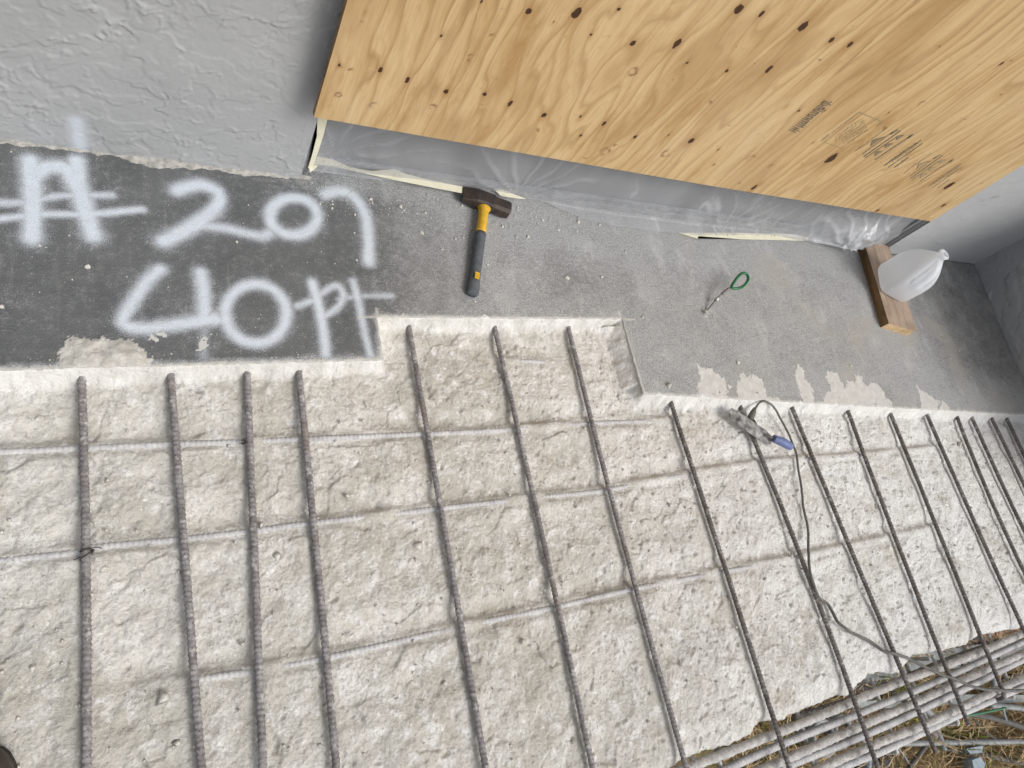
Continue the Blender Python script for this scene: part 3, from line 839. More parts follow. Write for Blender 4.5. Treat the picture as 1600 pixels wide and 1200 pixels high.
# ------------------------------------------------------------------ boarded door
YD = 1.262                                      # glass line
YF = 1.150                                      # face of the plywood
def build_door():
    d = empty('sliding_door', (1.7, YD, 0)); tag(d, 'dark sliding door glass hidden behind plastic film and plywood', 'door')
    link('glass_panel', bm_mesh(box_bm(XJ0 - 1.7 + .03, .012, .03, XJ1 - 1.7 - .03, .02, 2.1), 'glass_panel'), MAT['door'], d)
    bm = box_bm(XJ0 - 1.7, -.018, .0, XJ1 - 1.7, .03, .011)
    box_bm(XJ0 - 1.7, -.012, .011, XJ1 - 1.7, -.008, .02, bm); box_bm(XJ0 - 1.7, .004, .011, XJ1 - 1.7, .009, .022, bm)
    link('door_track', bm_mesh(bm, 'door_track'), MAT['alu'], d)
    for x in (XJ0 - 1.7 + .001, XJ1 - 1.7 - .029):
        link('door_jamb', bm_mesh(box_bm(x, -.03, .0115, x + .028, .05, 2.1), 'door_jamb'), MAT['alu'], d)
    link('door_head', bm_mesh(box_bm(XJ0 - 1.7, -.03, 2.1, XJ1 - 1.7, .05, 2.5), 'door_head'), MAT['alu'], d)

def film_foot(x):
    P = [(500, 243), (560, 259), (600, 262), (640, 268), (720, 291), (790, 300), (850, 318), (910, 344), (960, 354), (1030, 363), (1080, 368), (1200, 369), (1300, 379), (1350, 381), (1372, 374), (1385, 372)]
    W = [at(px, py, .004) for px, py in P]
    return np.interp(x, [w.x for w in W], [w.y for w in W])

def build_film():
    xs = np.arange(XJ0 + .032, XJ1 - .004, .006); n = 64
    v = np.linspace(0, 1, n)
    X, V = np.meshgrid(xs, v)
    foot = np.minimum(film_foot(X), YD - .024)
    ytop = YD - .022
    reach = np.clip(ytop - foot, 0.002, .2)
    t1 = V * .55                                # metres of hanging film, top at .5 m
    z = np.clip(.52 * (1 - V / .8), 0, 1)
    bell = sst(.35, .8, V)
    Yf = ytop - reach * (np.clip(V - .8, 0, .2) / .2) - reach * .25 * bell * (V < .8) - reach * .25 * (V >= .8) * (1 - np.clip(V - .8, 0, .2) / .2)
    Zf = np.where(V < .8, z, .0) + .010
    fan = np.zeros(X.shape); cr = np.zeros(X.shape)
    # puckers where the film is caught, and a gathered bundle at the right
    for (cx, cz, amp, k) in ((1.05, .03, .010, 17), (2.62, .02, .016, 13), (.47, .1, .006, 15), (1.95, .02, .007, 11), (2.2, .0, .006, 13)):
        ang = np.arctan2(Zf - cz + .02, X - cx); r = np.hypot(Zf - cz, X - cx)
        w = np.exp(-(r / .22) ** 2)
        rid = np.abs(np.sin(ang * k / 2 + 2.2 * fbm(X * 6, Zf * 6, 2, 301))) ** 14
        fan += .6 * amp * rid * w; cr += .55 * rid * w * (amp / .012)
    dl = fbm((X + Zf * .55) * 4.2, (Zf - X * .3) * 1.3, 4, 305)
    rid = np.exp(-(np.abs(dl) / .018) ** 1.2)
    fan += .004 * rid * sst(1.5, 2.2, X); cr += 1.3 * rid * sst(1.2, 2.0, X) * sst(-.2, .3, fbm(X * 3, Zf * 5, 2, 309))
    bund = np.exp(-((X - 2.66) / .20) ** 2) * sst(.20, .06, Zf)
    lump = bund * (.055 + .030 * np.abs(fbm(X * 13, Zf * 15, 3, 307)))
    cr += bund * (.55 + .9 * np.abs(fbm(X * 12, V * 14, 3, 308)))
    Yf = Yf - fan - lump + .006 * fbm(X * 3, Zf * 3, 3, 303)
    Zf = Zf + lump * .6 * (V > .55)
    me = grid_np('plastic_sheet', X, Yf, Zf, {'crease': np.clip(cr, 0, 1)}, flip=True)
    o = link('plastic_sheet', me, MAT['film'])
    tag(o, 'grey translucent plastic sheet taped over the doorway below the plywood', 'plastic sheet')

def tape(pts, Y=None, z=None, label='', th=.0015):
    P = [aty(x, y, Y) if Y is not None else at(x, y, z) for x, y in pts]
    bm = bmesh.new()
    off = Vector((0, -th, 0)) if Y is not None else Vector((0, 0, th))
    a = [bm.verts.new(p) for p in P]; b = [bm.verts.new(p + off) for p in P]
    bm.faces.new(a); bm.faces.new(b[::-1])
    for i in range(len(P)):
        j = (i + 1) % len(P); bm.faces.new((a[j], a[i], b[i], b[j]))
    bmesh.ops.triangulate(bm, faces=[f for f in bm.faces if len(f.verts) > 4])
    o = link('masking_tape', bm_mesh(bm, 'masking_tape'), MAT['tape'])
    tag(o, label, 'tape', 'strips of masking tape along the plastic sheet')

def build_tape():
    Y0 = YD - .034
    tape([(496, 180), (513, 180), (505, 212), (494, 246), (487, 264), (481, 262), (489, 236), (495, 212)], Y=Y0, label='cream masking tape running up the left door jamb beside the plastic')
    tape([(496, 244), (520, 250), (548, 262), (580, 268), (600, 266), (616, 265), (634, 272), (660, 279), (722, 292), (722, 302), (690, 296), (620, 282), (560, 269), (520, 260), (492, 257)], z=.026, label='long cream masking tape holding the plastic along the door track, left of the hammer')
    tape([(482, 258), (493, 250), (497, 259), (490, 266), (484, 270)], z=.030, label='crumpled scrap of cream tape at the left foot of the jamb')
    tape([(771, 296), (786, 297), (800, 303), (822, 311), (806, 310), (782, 306)], z=.024, label='short cream tape tab just right of the hammer head')
    tape([(1060, 364), (1090, 373), (1091, 369), (1160, 374), (1255, 376), (1268, 372), (1238, 366), (1150, 364), (1084, 364)], z=.007, label='cream masking tape with a torn pointed end under the right half of the plastic')

def build_plywood():
    root_x = aty(490, 183, YF).x
    xs0 = root_x; xm = aty(1114, 291, YF).x; x1 = aty(1455, 346, YF).x
    zb0 = aty(490, 183, YF).z; zb1 = aty(1108, 290, YF).z; zb2 = aty(1455, 346, YF).z
    K = [(594, 109, 9), (637, 125, 11), (697, 143, 6), (757, 147, 9), (797, 162, 9), (850, 180, 8), (907, 182, 6), (944, 193, 8), (530, 102, 6), (690, 56, 4), (752, 2, 6), (826, 18, 8), (901, 20, 14), (923, 54, 6), (988, 68, 6), (992, 214, 8),
         (1058, 68, 12), (1155, 14, 11), (1190, 22, 9), (1255, 41, 12), (1300, 62, 9), (1328, 70, 7), (1202, 108, 11), (1135, 111, 5), (1074, 98, 4), (1211, 137, 3), (1080, 220, 7), (1122, 234, 4), (1045, 211, 5), (967, 14, 4), (865, 35, 3), (1178, 293, 8), (1371, 329, 6), (1298, 248, 16), (1483, 290, 13), (1474, 321, 7), (1565, 99, 4), (1388, 176, 4), (907, 212, 4), (570, 20, 4), (1229, 167, 3), (1248, 173, 3), (1270, 223, 4)]
    RINGS = [(675, 168, 8), (945, 236, 10), (1040, 240, 9), (706, 190, 5), (528, 148, 6), (1440, 162, 5), (988, 112, 8), (585, 165, 8), (1172, 247, 7), (515, 165, 4)]
    Kw = [(aty(x, y, YF), r) for x, y, r in K]
    def scale(p): return .00165 * (1 + .42 * max(0, p.x - .3))
    for si, (xa, xb, za, zb, seed) in enumerate(((xs0, xm - .0003, zb0, zb1, 401), (xm + .0003, x1, zb1, zb2, 431))):
        nz = 330 if si == 0 else 300
        xs = np.linspace(xa, xb, int((xb - xa) / .004))
        zt = 2.05
        zs = np.concatenate([np.linspace(0, 1.0, 250), np.linspace(1.02, zt, 26)])
        X, T = np.meshgrid(xs, zs)
        low = za + (zb - za) * (X - xa) / (xb - xa)
        Z = low + T * (zt - .25) / zt
        lean = .04 if si == 0 else .03
        s = X - lean * (Z - .3)
        U = 25 * s + 3.0 * fbm(s * 2.6, Z * .8, 3, seed) + 1.9 * fbm(s * 8, Z * 1.0, 3, seed + 1) + .25 * fbm(s * 24, Z * 6, 3, seed + 2)
        U = U + 4 * np.exp(-(((s - (1.05 if si == 0 else 2.25)) / .22) ** 2)) * fbm(s * 4.2, Z * 2.1, 2, seed + 3)
        knot = np.zeros(X.shape); halo = np.zeros(X.shape); stain = np.zeros(X.shape); band = np.zeros(X.shape)
        for k, (p, r) in enumerate(Kw):
            R = r * scale(p) * (.45 + .09 * math.sin(k * 3.7))
            ds = (X - p.x); dt = Z - p.z
            ds = ds * (1.15 + .3 * math.sin(k * 2.1))
            U = U + .75 * (r / 9) * np.tanh(ds / (R * 1.4)) * np.exp(-(ds / (R * 5)) ** 2 - (dt / (R * 7)) ** 2)
            q = np.hypot(ds, dt / 1.35) + .35 * R * fbm(X * 90, Z * 60, 2, seed + 7)
            knot = np.maximum(knot, 1.05 * sst(R * 1.05, R * .55, q))
            halo = np.maximum(halo, .75 * np.exp(-(np.hypot(ds, dt / 2.2) / (R * 1.5)) ** 2))
        for k, (x, y, r) in enumerate(RINGS):
            p = aty(x, y, YF); R = r * scale(p) * .8
            ds, dt = X - p.x, Z - p.z
            q = np.hypot(ds, dt) + .3 * R * fbm(X * 60, Z * 60, 3, seed + 9)
            stain = np.maximum(stain, np.exp(-(np.abs(q - R * .75) / (R * .22)) ** 2) * sst(-.25, .35, fbm(X * 30 + k, Z * 30, 2, seed + 8)))
        st = fbm(X * 24, Z * 30, 4, seed + 11)
        stain = np.maximum(stain, .8 * sst(.50, .62, st))
        if si == 1:     # darker veneer joint down the left of the second sheet
            e = X - xa - .02 * fbm(Z * 2, Z * 0, 2, 461)
            band = sst(-.01, .004, e - .04) * sst(.155, .10, e) * (.7 + .5 * fbm(X * 6, Z * 3, 3, 462))
            band = np.maximum(band, .7 * sst(.1, .5, fbm(X * 5, Z * 2.0, 3, 463)))
        else:
            band = .85 * sst(.12, .5, fbm(s * 5.5, Z * 2.2, 4, 466))
        root = empty('plywood_sheet', ((xa + xb) / 2, YF, za))
        off = root.location
        A = {'grain': U, 'knot': knot, 'halo': halo, 'stain': stain, 'band': np.clip(band, 0, 1)}
        Yb = np.full(X.shape, YF) + .0006 * fbm(X * 30, Z * 8, 3, seed + 20)
        face = link('veneer_face', grid_np('veneer_face', X - off.x, Yb - off.y, Z - off.z, A), MAT['ply'], root)
        bm = bmesh.new()
        vs = [bm.verts.new(p) for p in ((xa, YF + .001, za), (xb, YF + .001, zb), (xb, YF + .0165, zb), (xa, YF + .0165, za), (xa, YF + .001, 1.9 + za), (xb, YF + .001, 1.9 + zb), (xb, YF + .0165, 1.9 + zb), (xa, YF + .0165, 1.9 + za))]
        for v in vs: v.co -= off
        for f in ((0, 3, 2, 1), (4, 5, 6, 7), (0, 1, 5, 4), (1, 2, 6, 5), (2, 3, 7, 6), (3, 0, 4, 7)): bm.faces.new([vs[i] for i in f])
        link('ply_core', bm_mesh(bm, 'ply_core'), MAT['plyedge'], root)
        tag(root, ['knotty plywood sheet boarding the left half of the doorway, without printed stamps', 'plywood sheet boarding the right half of the doorway, printed with faded black grade stamps'][si], 'plywood', 'plywood sheets over the doorway')
        if si == 1: stamp_root = root
    # studs that hold the boards off the wall
    for (x, lab) in ((xs0 + .028, 'brown timber stud behind the left edge of the plywood'), (x1 - .10, 'brown timber stud behind the right edge of the plywood')):
        o = link('timber_stud', bm_mesh(box_bm(x, YF + .018, .55, x + .085, YW - .004, 2.0), 'timber_stud', bevel=.003), MAT['stud'])
        tag(o, lab, 'stud')
    # ink stamps
    def ink(polys, name, mat):
        bm = bmesh.new()
        for P in polys:
            vs = []
            for x, y in P:
                p = aty(x, y, YF - .0011); vs.append(bm.verts.new(p - stamp_root.location))
            try: bm.faces.new(vs)
            except ValueError: pass
        me = bm_mesh(bm, name)
        return link(name, me, mat, stamp_root)
    rnd = random.Random(4)
    def line(a, b, w):
        d = Vector((b[0] - a[0], b[1] - a[1])).normalized(); n = Vector((-d.y, d.x)) * w / 2
        return [(a[0] + n.x, a[1] + n.y), (b[0] + n.x, b[1] + n.y), (b[0] - n.x, b[1] - n.y), (a[0] - n.x, a[1] - n.y)]
    def quadmap(c0, cu, cv):
        return lambda u, v: (c0[0] + cu[0] * u + cv[0] * v, c0[1] + cu[1] * u + cv[1] * v)
    # row of heavy blurred characters
    pol = []
    q = quadmap((1234, 203), (57, -48), (11, 4))
    n = 19
    for i in range(n):
        u = i / n
        a, b = q(u, -.1 + .12 * rnd.random()), q(u + .012 * rnd.uniform(-1, 1), .85 + .3 * rnd.random())
        pol.append(line(a, b, 1.5 + .8 * rnd.random()))
        if rnd.random() < .8:
            v = rnd.choice((.1, .45, .85)); pol.append(line(q(u, v), q(u + .05, v), 1.3))
    ink(pol, 'ink_stamp', MAT['ink'])
    # outlined block of small print
    pol = [line((1344, 176), (1381, 191), 1.3), line((1344, 175), (1320, 193), .9), line((1320, 193), (1300, 208), .5), line((1296, 210), (1284, 220), 1.2), line((1288, 222), (1318, 233), .7), (line((1378, 192), (1371, 197), .7))]
    q = quadmap((1296, 219), (52, -37), (26, 10))
    for row in range(6):
        v = .04 + row * .165; u = .02 + .12 * rnd.random()
        while u < .95 - .05 * row:
            l = rnd.uniform(.015, .035)
            for k in range(2):
                v2 = v + rnd.uniform(0, .085)
                pol.append(line(q(u, v2), q(u + l * rnd.uniform(.2, .9), v2 + rnd.uniform(-.04, .04)), .75))
            u += l * rnd.uniform(1.0, 1.6)
    ink(pol, 'ink_stamp', MAT['inkpale'])
    # two trade marks: gable, arcs, rules and small print
    for (dx, dy, k) in ((0, 0, 1.0), (72, 37, .88)):
        T = lambda x, y: (1360 + dx + (x - 1360) * k, 222 + dy + (y - 222) * k)
        pol = []
        def L(a, b, w): pol.append(line(T(*a), T(*b), w * k))
        pol.append([T(1360, 229), T(1364, 219), T(1384, 213), T(1371, 221)])
        L((1348, 241), (1396, 206), .7); L((1350, 245), (1408, 204), 1.5); L((1352, 247), (1404, 212), .9)
        L((1391, 210), (1403, 203), 2.2); L((1337, 236), (1388, 199), .5); 
        for (cx, cy) in ((1372, 240), (1388, 228), (1406, 215)):
            pol.append([T(cx - 5, cy + 4), T(cx - 5, cy), T(cx - 2, cy - 3), T(cx + 4, cy - 4), T(cx + 8, cy - 4)])
        L((1367, 250), (1424, 212), 1.1); L((1418, 216), (1427, 210), 2.4)
        q = quadmap(T(1390, 252), (42 * k, -29 * k), (10 * k, 5 * k))
        for row in range(4):
            u = 0.0
            while u < 1:
                l = rnd.uniform(.03, .06)
                if row in (0, 1):
                    pol.append(line(q(u, row * .3 + rnd.uniform(-.1, .1)), q(u + l * .6, row * .3 + rnd.uniform(-.1, .1)), .8))
                u += l
        L((1382, 259), (1440, 219), 1.2); L((1388, 262), (1442, 224), .7); L((1398, 262), (1420, 246), 1.1)
        ink(pol, 'ink_stamp', MAT['inkpale'] if k < 1 else MAT['ink'])

# ------------------------------------------------------------------ bars
def rebar_mesh(name, W, r, pitch=.0105, rib=.12, sides=10, crust=0, seed=0, per=4, bend=0):
    L = sum((Vector(b) - Vector(a)).length for a, b in zip(W[:-1], W[1:]))
    n = max(8, int(L / pitch * per))
    C, L = spline([Vector(w) for w in W], n)
    s = np.linspace(0, L, n)
    k = np.arange(n) % per
    prof = np.where(k == 0, 1.0, np.where(k == 1, .75, 0.0)) if per == 4 else np.where(k == 0, 1.0, 0)
    a = np.linspace(0, 2 * np.pi, sides, endpoint=False)
    R = r * (1 + rib * prof[:, None] * np.ones(sides)[None])
    R[:, 0] *= 1.0
    if crust:
        S, A = np.meshgrid(s, a, indexing='ij')
        nz = .5 * fbm(S * 22 + np.cos(A) * .8 + seed, np.sin(A) * 1.0 + seed * 3, 4, 501) + .7 * fbm(S * 90 + np.cos(A) * 2.5, np.sin(A) * 2.5 + seed, 3, 507)
        R = R + crust * np.clip(nz + .25, 0, 1)
    rs = np.random.default_rng(seed)
    C = C + np.stack([.0010 * fbm(s * 5, s * 0 + seed, 2, 511), s * 0, .0014 * fbm(s * 4, s * 0 + seed + 7, 2, 513)], 1)
    return tube_np(name, C, R, sides)

def build_bars():
    lab = ['ribbed steel bar across the chipped slab, nearest the left edge, tied with black wire',
           'ribbed steel bar just right of the tied bar at the far left of the slab',
           'ribbed steel bar third from the left, beneath the painted 40',
           'ribbed steel bar just left of the notch, below the painted p and t',
           'steel bar entering the notch at its left side, below the hammer handle',
           'steel bar starting in the middle of the notch edge',
           'steel bar on the right of the notch, starting below its top right corner',
           'steel bar just right of the notch, left of the trowel',
           'steel bar whose upper end lies under the blue handled trowel',
           'steel bar just right of the trowel, beneath the loose cable at mid length',
           'steel bar right of the cable, its cut end hanging over the grass',
           'rusty steel bar second right of the cable with a hooked end over the tubes',
           'steel bar leaving the frame at the right, just right of the hooked bar',
           'steel bar close to the right edge, fourth from the right at the cut',
           'short visible steel bar, third from the right at the cut',
           'short visible steel bar, second from the right at the cut',
           'steel bar at the extreme right, last before the frame edge']
    for k, W in enumerate(TBW):
        W = list(W)
        if k == 11:            # ends in a hook
            e = W[-1]
            W += [e + Vector((.02, -.03, -.012)), e + Vector((.035, -.05, -.03)), e + Vector((.028, -.055, -.055)), e + Vector((.008, -.04, -.07)), e + Vector((-.012, -.015, -.066))]
        me = rebar_mesh('rebar', W, RT * (.86 if k < 4 else .78), seed=k, rib=.20)
        o = link('rebar', me, MAT['rebar'] if k < 7 else MAT['rebar_dark'])
        tag(o, lab[k], 'steel bar', 'bars running across the slab')
    lab = ['half buried grey bar along the slab, nearest the painted floor',
           'half buried bar along the middle of the chipped slab',
           'half buried bar along the slab, nearest the broken outer edge',
           'short exposed bar inside the notch between two bars']
    for k, W in enumerate(LBW):
        W = list(W)
        if k in (0, 1):
            W.insert(0, W[0] + (W[0] - W[1]).normalized() * .8)
        W = [Vector((w.x, w.y, ZL)) for w in W]
        if k == 2: W[0].z -= .03
        if k in (1, 2): W[-1].z -= .02
        if k == 3: W[0].z -= .008; W[-1].z -= .008
        o = link('rebar', rebar_mesh('rebar', W, RL, seed=40 + k, rib=.2, crust=.0012), MAT['smoothbar'])
        tag(o, lab[k], 'steel bar', 'bars half buried along the slab')
    E = [([(1000, 1228), (1200, 1151), (1285, 1117), (1410, 1064), (1500, 1032), (1620, 980)], -.070, .0102, .0062, 'mortar crusted edge bar closest to the broken concrete'),
         ([(1010, 1262), (1200, 1172), (1340, 1116), (1475, 1060), (1620, 993)], -.086, .0098, .001, 'smooth grey edge bar just below the one nearest the concrete'),
         ([(1050, 1265), (1200, 1199), (1350, 1132), (1425, 1100), (1500, 1065), (1620, 1011)], -.075, .0102, .0062, 'mortar crusted edge bar third out from the concrete'),
         ([(1100, 1262), (1222, 1201), (1340, 1153), (1432, 1112), (1600, 1030), (1620, 1021)], -.090, .0098, .001, 'smooth grey edge bar fourth out from the concrete'),
         ([(1180, 1260), (1282, 1201), (1375, 1160), (1450, 1130), (1550, 1082), (1620, 1050)], -.080, .0102, .0062, 'mortar crusted edge bar fifth out from the concrete'),
         ([(1210, 1268), (1300, 1206), (1375, 1175), (1450, 1140), (1507, 1113), (1620, 1064)], -.094, .0098, .002, 'outermost grey edge bar with a pale strand beneath it')]
    for k, (P, z, r, c, l) in enumerate(E):
        W = [at(x, y, z) for x, y in P]
        W.insert(0, W[0] + (W[0] - W[1]).normalized() * 1.0)
        W.append(W[-1] + (W[-1] - W[-2]).normalized() * .5)
        o = link('edge_bar', rebar_mesh('edge_bar', W, r, pitch=.013, seed=60 + k, rib=.02 if c > .004 else .14, crust=c, sides=14), MAT['crust'] if c > .004 else MAT['smoothbar'])
        tag(o, l, 'steel bar', 'long bars of the slab edge')
    # thinner rods lying lower between the edge bars
    for k, (P, z, l) in enumerate([([(1240, 1120), (1345, 1086), (1470, 1034), (1560, 1002)], -.19, 'thin rod lying low right beside the broken concrete'),
                                   ([(1290, 1165), (1400, 1128), (1500, 1083), (1620, 1022)], -.21, 'thin rod lying low at a slight angle under the fourth edge bar'),
                                   ([(1395, 1080), (1425, 1108), (1462, 1150)], -.16, 'short rod slanting across under the edge bars beside the gap'),
                                   ([(1235, 1130), (1258, 1160), (1276, 1190)], -.16, 'short rod slanting across under the edge bars at the bottom'),
                                   ([(1498, 1030), (1522, 1062), (1545, 1095)], -.16, 'short rod slanting across under the edge bars near the hooked bar')]):
        W = [at(x, y, z) for x, y in P]
        o = link('thin_rod', rebar_mesh('thin_rod', W, .0065, seed=90 + k, rib=.15, crust=.002), MAT['rebar'])
        tag(o, l, 'steel bar')
    # stirrups round the edge bars
    for k, (x, l) in enumerate(((1.33, 'bent stirrup bar near the lower edge of the frame'), (1.66, 'bent stirrup bar just left of the gap in the slab edge'), (2.02, 'bent stirrup bar below the gap in the slab edge'), (2.36, 'bent stirrup bar where the cable leaves the slab'), (2.72, 'bent stirrup bar nearest the right edge of the frame'))):
        y0, y1 = -.395, -.60
        W = [(x, y0 + .01, -.092), (x + .004, y1 + .02, -.096), (x + .004, y1, -.11), (x + .005, y1, -.19), (x + .003, y1 + .02, -.205), (x, y0 - .02, -.2), (x - .002, y0, -.185), (x - .004, y0, -.11)]
        o = link('stirrup', rebar_mesh('stirrup', W, .006, pitch=.012, seed=80 + k, rib=.1, crust=.001, sides=8), MAT['smoothbar'])
        tag(o, l, 'stirrup', 'stirrups round the edge bars')
    # tie wires
    for (px, py, l) in ((135, 864, 'black tie wire twisted round the leftmost crossing of bars'), (382, 689, 'small black tie wire at the crossing below the painted zero')):
        c = at(px, py, ZT); q_ = 1.0 if px < 200 else .55
        P = []
        for i in range(34):
            a = i / 33 * 2 * math.pi * 2.2
            P.append(c + Vector((.013 * math.cos(a) * 1.0, .010 * math.sin(a * .5) + .004 * math.cos(a), .014 * math.sin(a) - .003)))
        P += [c + Vector((.022, .008, .010)), c + Vector((.03, .004, .012))]
        P = [c + Vector((-.024, -.012, -.004))] + P
        C, _ = spline(P, 150)
        C = np.array(c) + (C - np.array(c)) * q_ * .85
        tag(link('tie_wire', tube_np('tie_wire', C, .0010, 6), MAT['black']), l, 'wire', 'tie wires on the bars')

# ------------------------------------------------------------------ tools
def loft(name, rings, cap=True, smooth=True):
    """rings: list of equal-length lists of points."""
    bm = bmesh.new(); R = [[bm.verts.new(p) for p in r] for r in rings]
    n = len(R[0])
    for a, b in zip(R[:-1], R[1:]):
        for i in range(n): bm.faces.new((a[i], a[(i + 1) % n], b[(i + 1) % n], b[i]))
    if cap: bm.faces.new(R[0][::-1]); bm.faces.new(R[-1])
    return bm_mesh(bm, name, smooth)

def frame_obj(o, origin, xdir, zup=Vector((0, 0, 1))):
    x = xdir.normalized(); y = zup.cross(x).normalized(); z = x.cross(y)
    m = Matrix((x, y, z)).transposed().to_4x4(); m.translation = origin
    o.matrix_world = m

def build_hammer():
    h = empty('sledge_hammer')
    hc = at(758, 314, .026); he = at(739, 459, .018)
    frame_obj(h, hc, he - hc)                       # local x runs down the handle
    L = (he - hc).length
    tag(h, 'club hammer with dark steel head and yellow and grey handle lying on the floor', 'hammer')
    # head along the axis seen in the picture
    hd = (at(795, 329, .026) - at(722, 302, .026)); hl = hd.length
    Mi = h.matrix_world.inverted()
    ax = (Mi.to_3x3() @ hd).normalized(); up = Vector((0, 0, 1)); nn = up.cross(ax).normalized()
    mid = Mi @ ((at(795, 329, .026) + at(722, 302, .026)) / 2)
    def ring(t, ww, hh, ch):
        c = mid + ax * t * hl
        pts = [(-ww, -hh + ch), (-ww, hh - ch), (-ww + ch, hh), (ww - ch, hh), (ww, hh - ch), (ww, -hh + ch), (ww - ch, -hh), (-ww + ch, -hh)]
        return [c + nn * a + up * b for a, b in pts]
    w = .0225
    rings = [ring(-.50, .021, .004, .0015), ring(-.485, .0225, .0065, .002), ring(-.36, .024, .0135, .003), ring(-.20, .0245, .0225, .005), ring(-.12, .0245, .0235, .006), ring(.12, .0245, .0235, .006),
             ring(.17, .0225, .0215, .008), ring(.44, .0235, .0225, .009), ring(.49, .0225, .0215, .009), ring(.505, .020, .019, .008)]
    link('hammer_head', loft('hammer_head', rings, smooth=False), MAT['steel'], h)
    def oval(x, a, b, dz=0, n=16):
        return [(x, a * math.cos(2 * math.pi * i / n), b * math.sin(2 * math.pi * i / n) + dz) for i in range(n)]
    dz = lambda x: -.006 * x / L
    y = [oval(x, a, b, dz(x)) for x, a, b in ((.012, .0135, .0175), (.022, .0205, .0185), (.030, .0205, .018), (.038, .0155, .016), (.06, .0145, .0155), (.11, .0150, .0155), (.125, .0152, .0155))]
    link('handle_neck', loft('handle_neck', y), MAT['yellow'], h)
    g = [oval(x, a, b, dz(x)) for x, a, b in ((.122, .0165, .0162), (.13, .0168, .0165), (.2, .0165, .016), (.27, .0165, .016), (L - .05, .0175, .0165), (L - .02, .019, .017), (L - .006, .0185, .0165), (L, .015, .013))]
    gr = link('handle_grip', loft('handle_grip', g), MAT['grip'], h)
    bm = bmesh.new()
    for i in range(3):
        x0 = L - .062 + i * .0075
        for s in (-1, 1):
            box_bm(x0, -.0005 + s * .0035 - .003, .0148, x0 + .0055, .0005 + s * .0035 + .003, .0182 + dz(L - .05) + .0055, bm)
    link('yellow_mark', bm_mesh(bm, 'yellow_mark'), MAT['yellow'], gr)
    h.location.z += 0.0

def build_plank_jug():
    b0 = at(1376, 512, 0); b1 = at(1338, 384, 0)
    d = (b1 - b0); d.z = 0; ln = .435; d.normalize()
    n = Vector((d.y, -d.x, 0))
    p = empty('wood_plank', b0)
    m = Matrix((n, d, Vector((0, 0, 1)))).transposed().to_4x4(); m.translation = b0 + Vector((0, 0, .0005)); p.matrix_world = m
    tag(p, 'short offcut of weathered timber plank lying flat under the jug', 'plank')
    W, T = .180, .038
    # body with split end
    bm = bmesh.new()
    out = [(0, 0), (.16, -.004), (W - .004, .004), (W - .002, .05), (W - .014, .052), (W - .001, .058), (W, .30), (W - .012, .36), (W - .004, ln), (.09, ln - .006), (0, ln)]
    a = [bm.verts.new((x, y, 0)) for x, y in out]; b = [bm.verts.new((x, y, T)) for x, y in out]
    bm.faces.new(a[::-1]); bm.faces.new(b)
    for i in range(len(out)):
        j = (i + 1) % len(out); bm.faces.new((a[i], a[j], b[j], b[i]))
    me = bm_mesh(bm, 'plank_body')
    for k in ('plank', 'plankside', 'plankend'): me.materials.append(MAT[k])
    for f in me.polygons:
        c = f.center; nn = f.normal
        f.material_index = 2 if (c.y < .005 and abs(nn.y) > .5) else (1 if abs(nn.z) < .5 else 0)
    link('plank_body', me, None, p)
    # jug
    base = at(1389, 446, T + .001)
    j = empty('water_jug', base, math.radians(-24)); j.location.z = T + .001
    tag(j, 'milky white plastic gallon jug, uncapped, standing on the wood plank', 'jug')
    def sq(z, r, e, n=48, ox=0, oy=0, pin=0):
        pts = []
        for i in range(n):
            a = 2 * math.pi * i / n
            c, s = math.cos(a), math.sin(a)
            k = (abs(c) ** e + abs(s) ** e) ** (-1 / e)
            rr = r * k
            if pin:        # recess for the grip on one corner
                da = abs((a - math.radians(GA) + math.pi) % (2 * math.pi) - math.pi)
                rr *= 1 - pin * math.exp(-(da / .42) ** 4)
            pts.append((rr * c + ox, rr * s + oy, z))
        return pts
    GA = 270
    prof = [(0, .052, 5, 0), (.002, .062, 5, 0), (.008, .071, 5, 0), (.02, .075, 5.5, 0), (.06, .0755, 5.5, 0), (.095, .0755, 5.5, 0), (.105, .0755, 5.2, .02), (.115, .075, 5, .22), (.13, .074, 4.6, .36), (.15, .071, 4, .40), (.17, .064, 3.4, .40), (.188, .054, 3, .34), (.203, .043, 2.6, .22), (.215, .033, 2.3, .05), (.224, .025, 2, 0), (.230, .0205, 2, 0), (.236, .0195, 2, 0), (.2365, .022, 2, 0), (.240, .022, 2, 0), (.2405, .019, 2, 0), (.250, .019, 2, 0), (.2502, .0165, 2, 0), (.235, .0165, 2, 0)]
    rings = [sq(z, r, e, pin=p_) for z, r, e, p_ in prof]
    link('jug_body', loft('jug_body', rings), MAT['jug'], j)
    hp = [(0, -.020, .214), (0, -.036, .208), (0, -.054, .193), (0, -.0665, .168), (0, -.0715, .14), (0, -.072, .115), (0, -.066, .100)]
    C, _ = spline(hp, 40)
    a = np.linspace(0, 2 * np.pi, 16, endpoint=False)
    R = (.0145 * (1 + .25 * np.abs(np.sin(a))))[None] * np.ones(40)[:, None]
    link('jug_handle', tube_np('jug_handle', C, R, 16), MAT['jug'], j)
    # moulded rim
    C = np.array([(.0212 * math.cos(t), .0212 * math.sin(t), .2455) for t in np.linspace(0, 2 * math.pi, 32, endpoint=False)])
    link('neck_rim', tube_np('neck_rim', C, .0032, 8, closed=True), MAT['jug'], j)

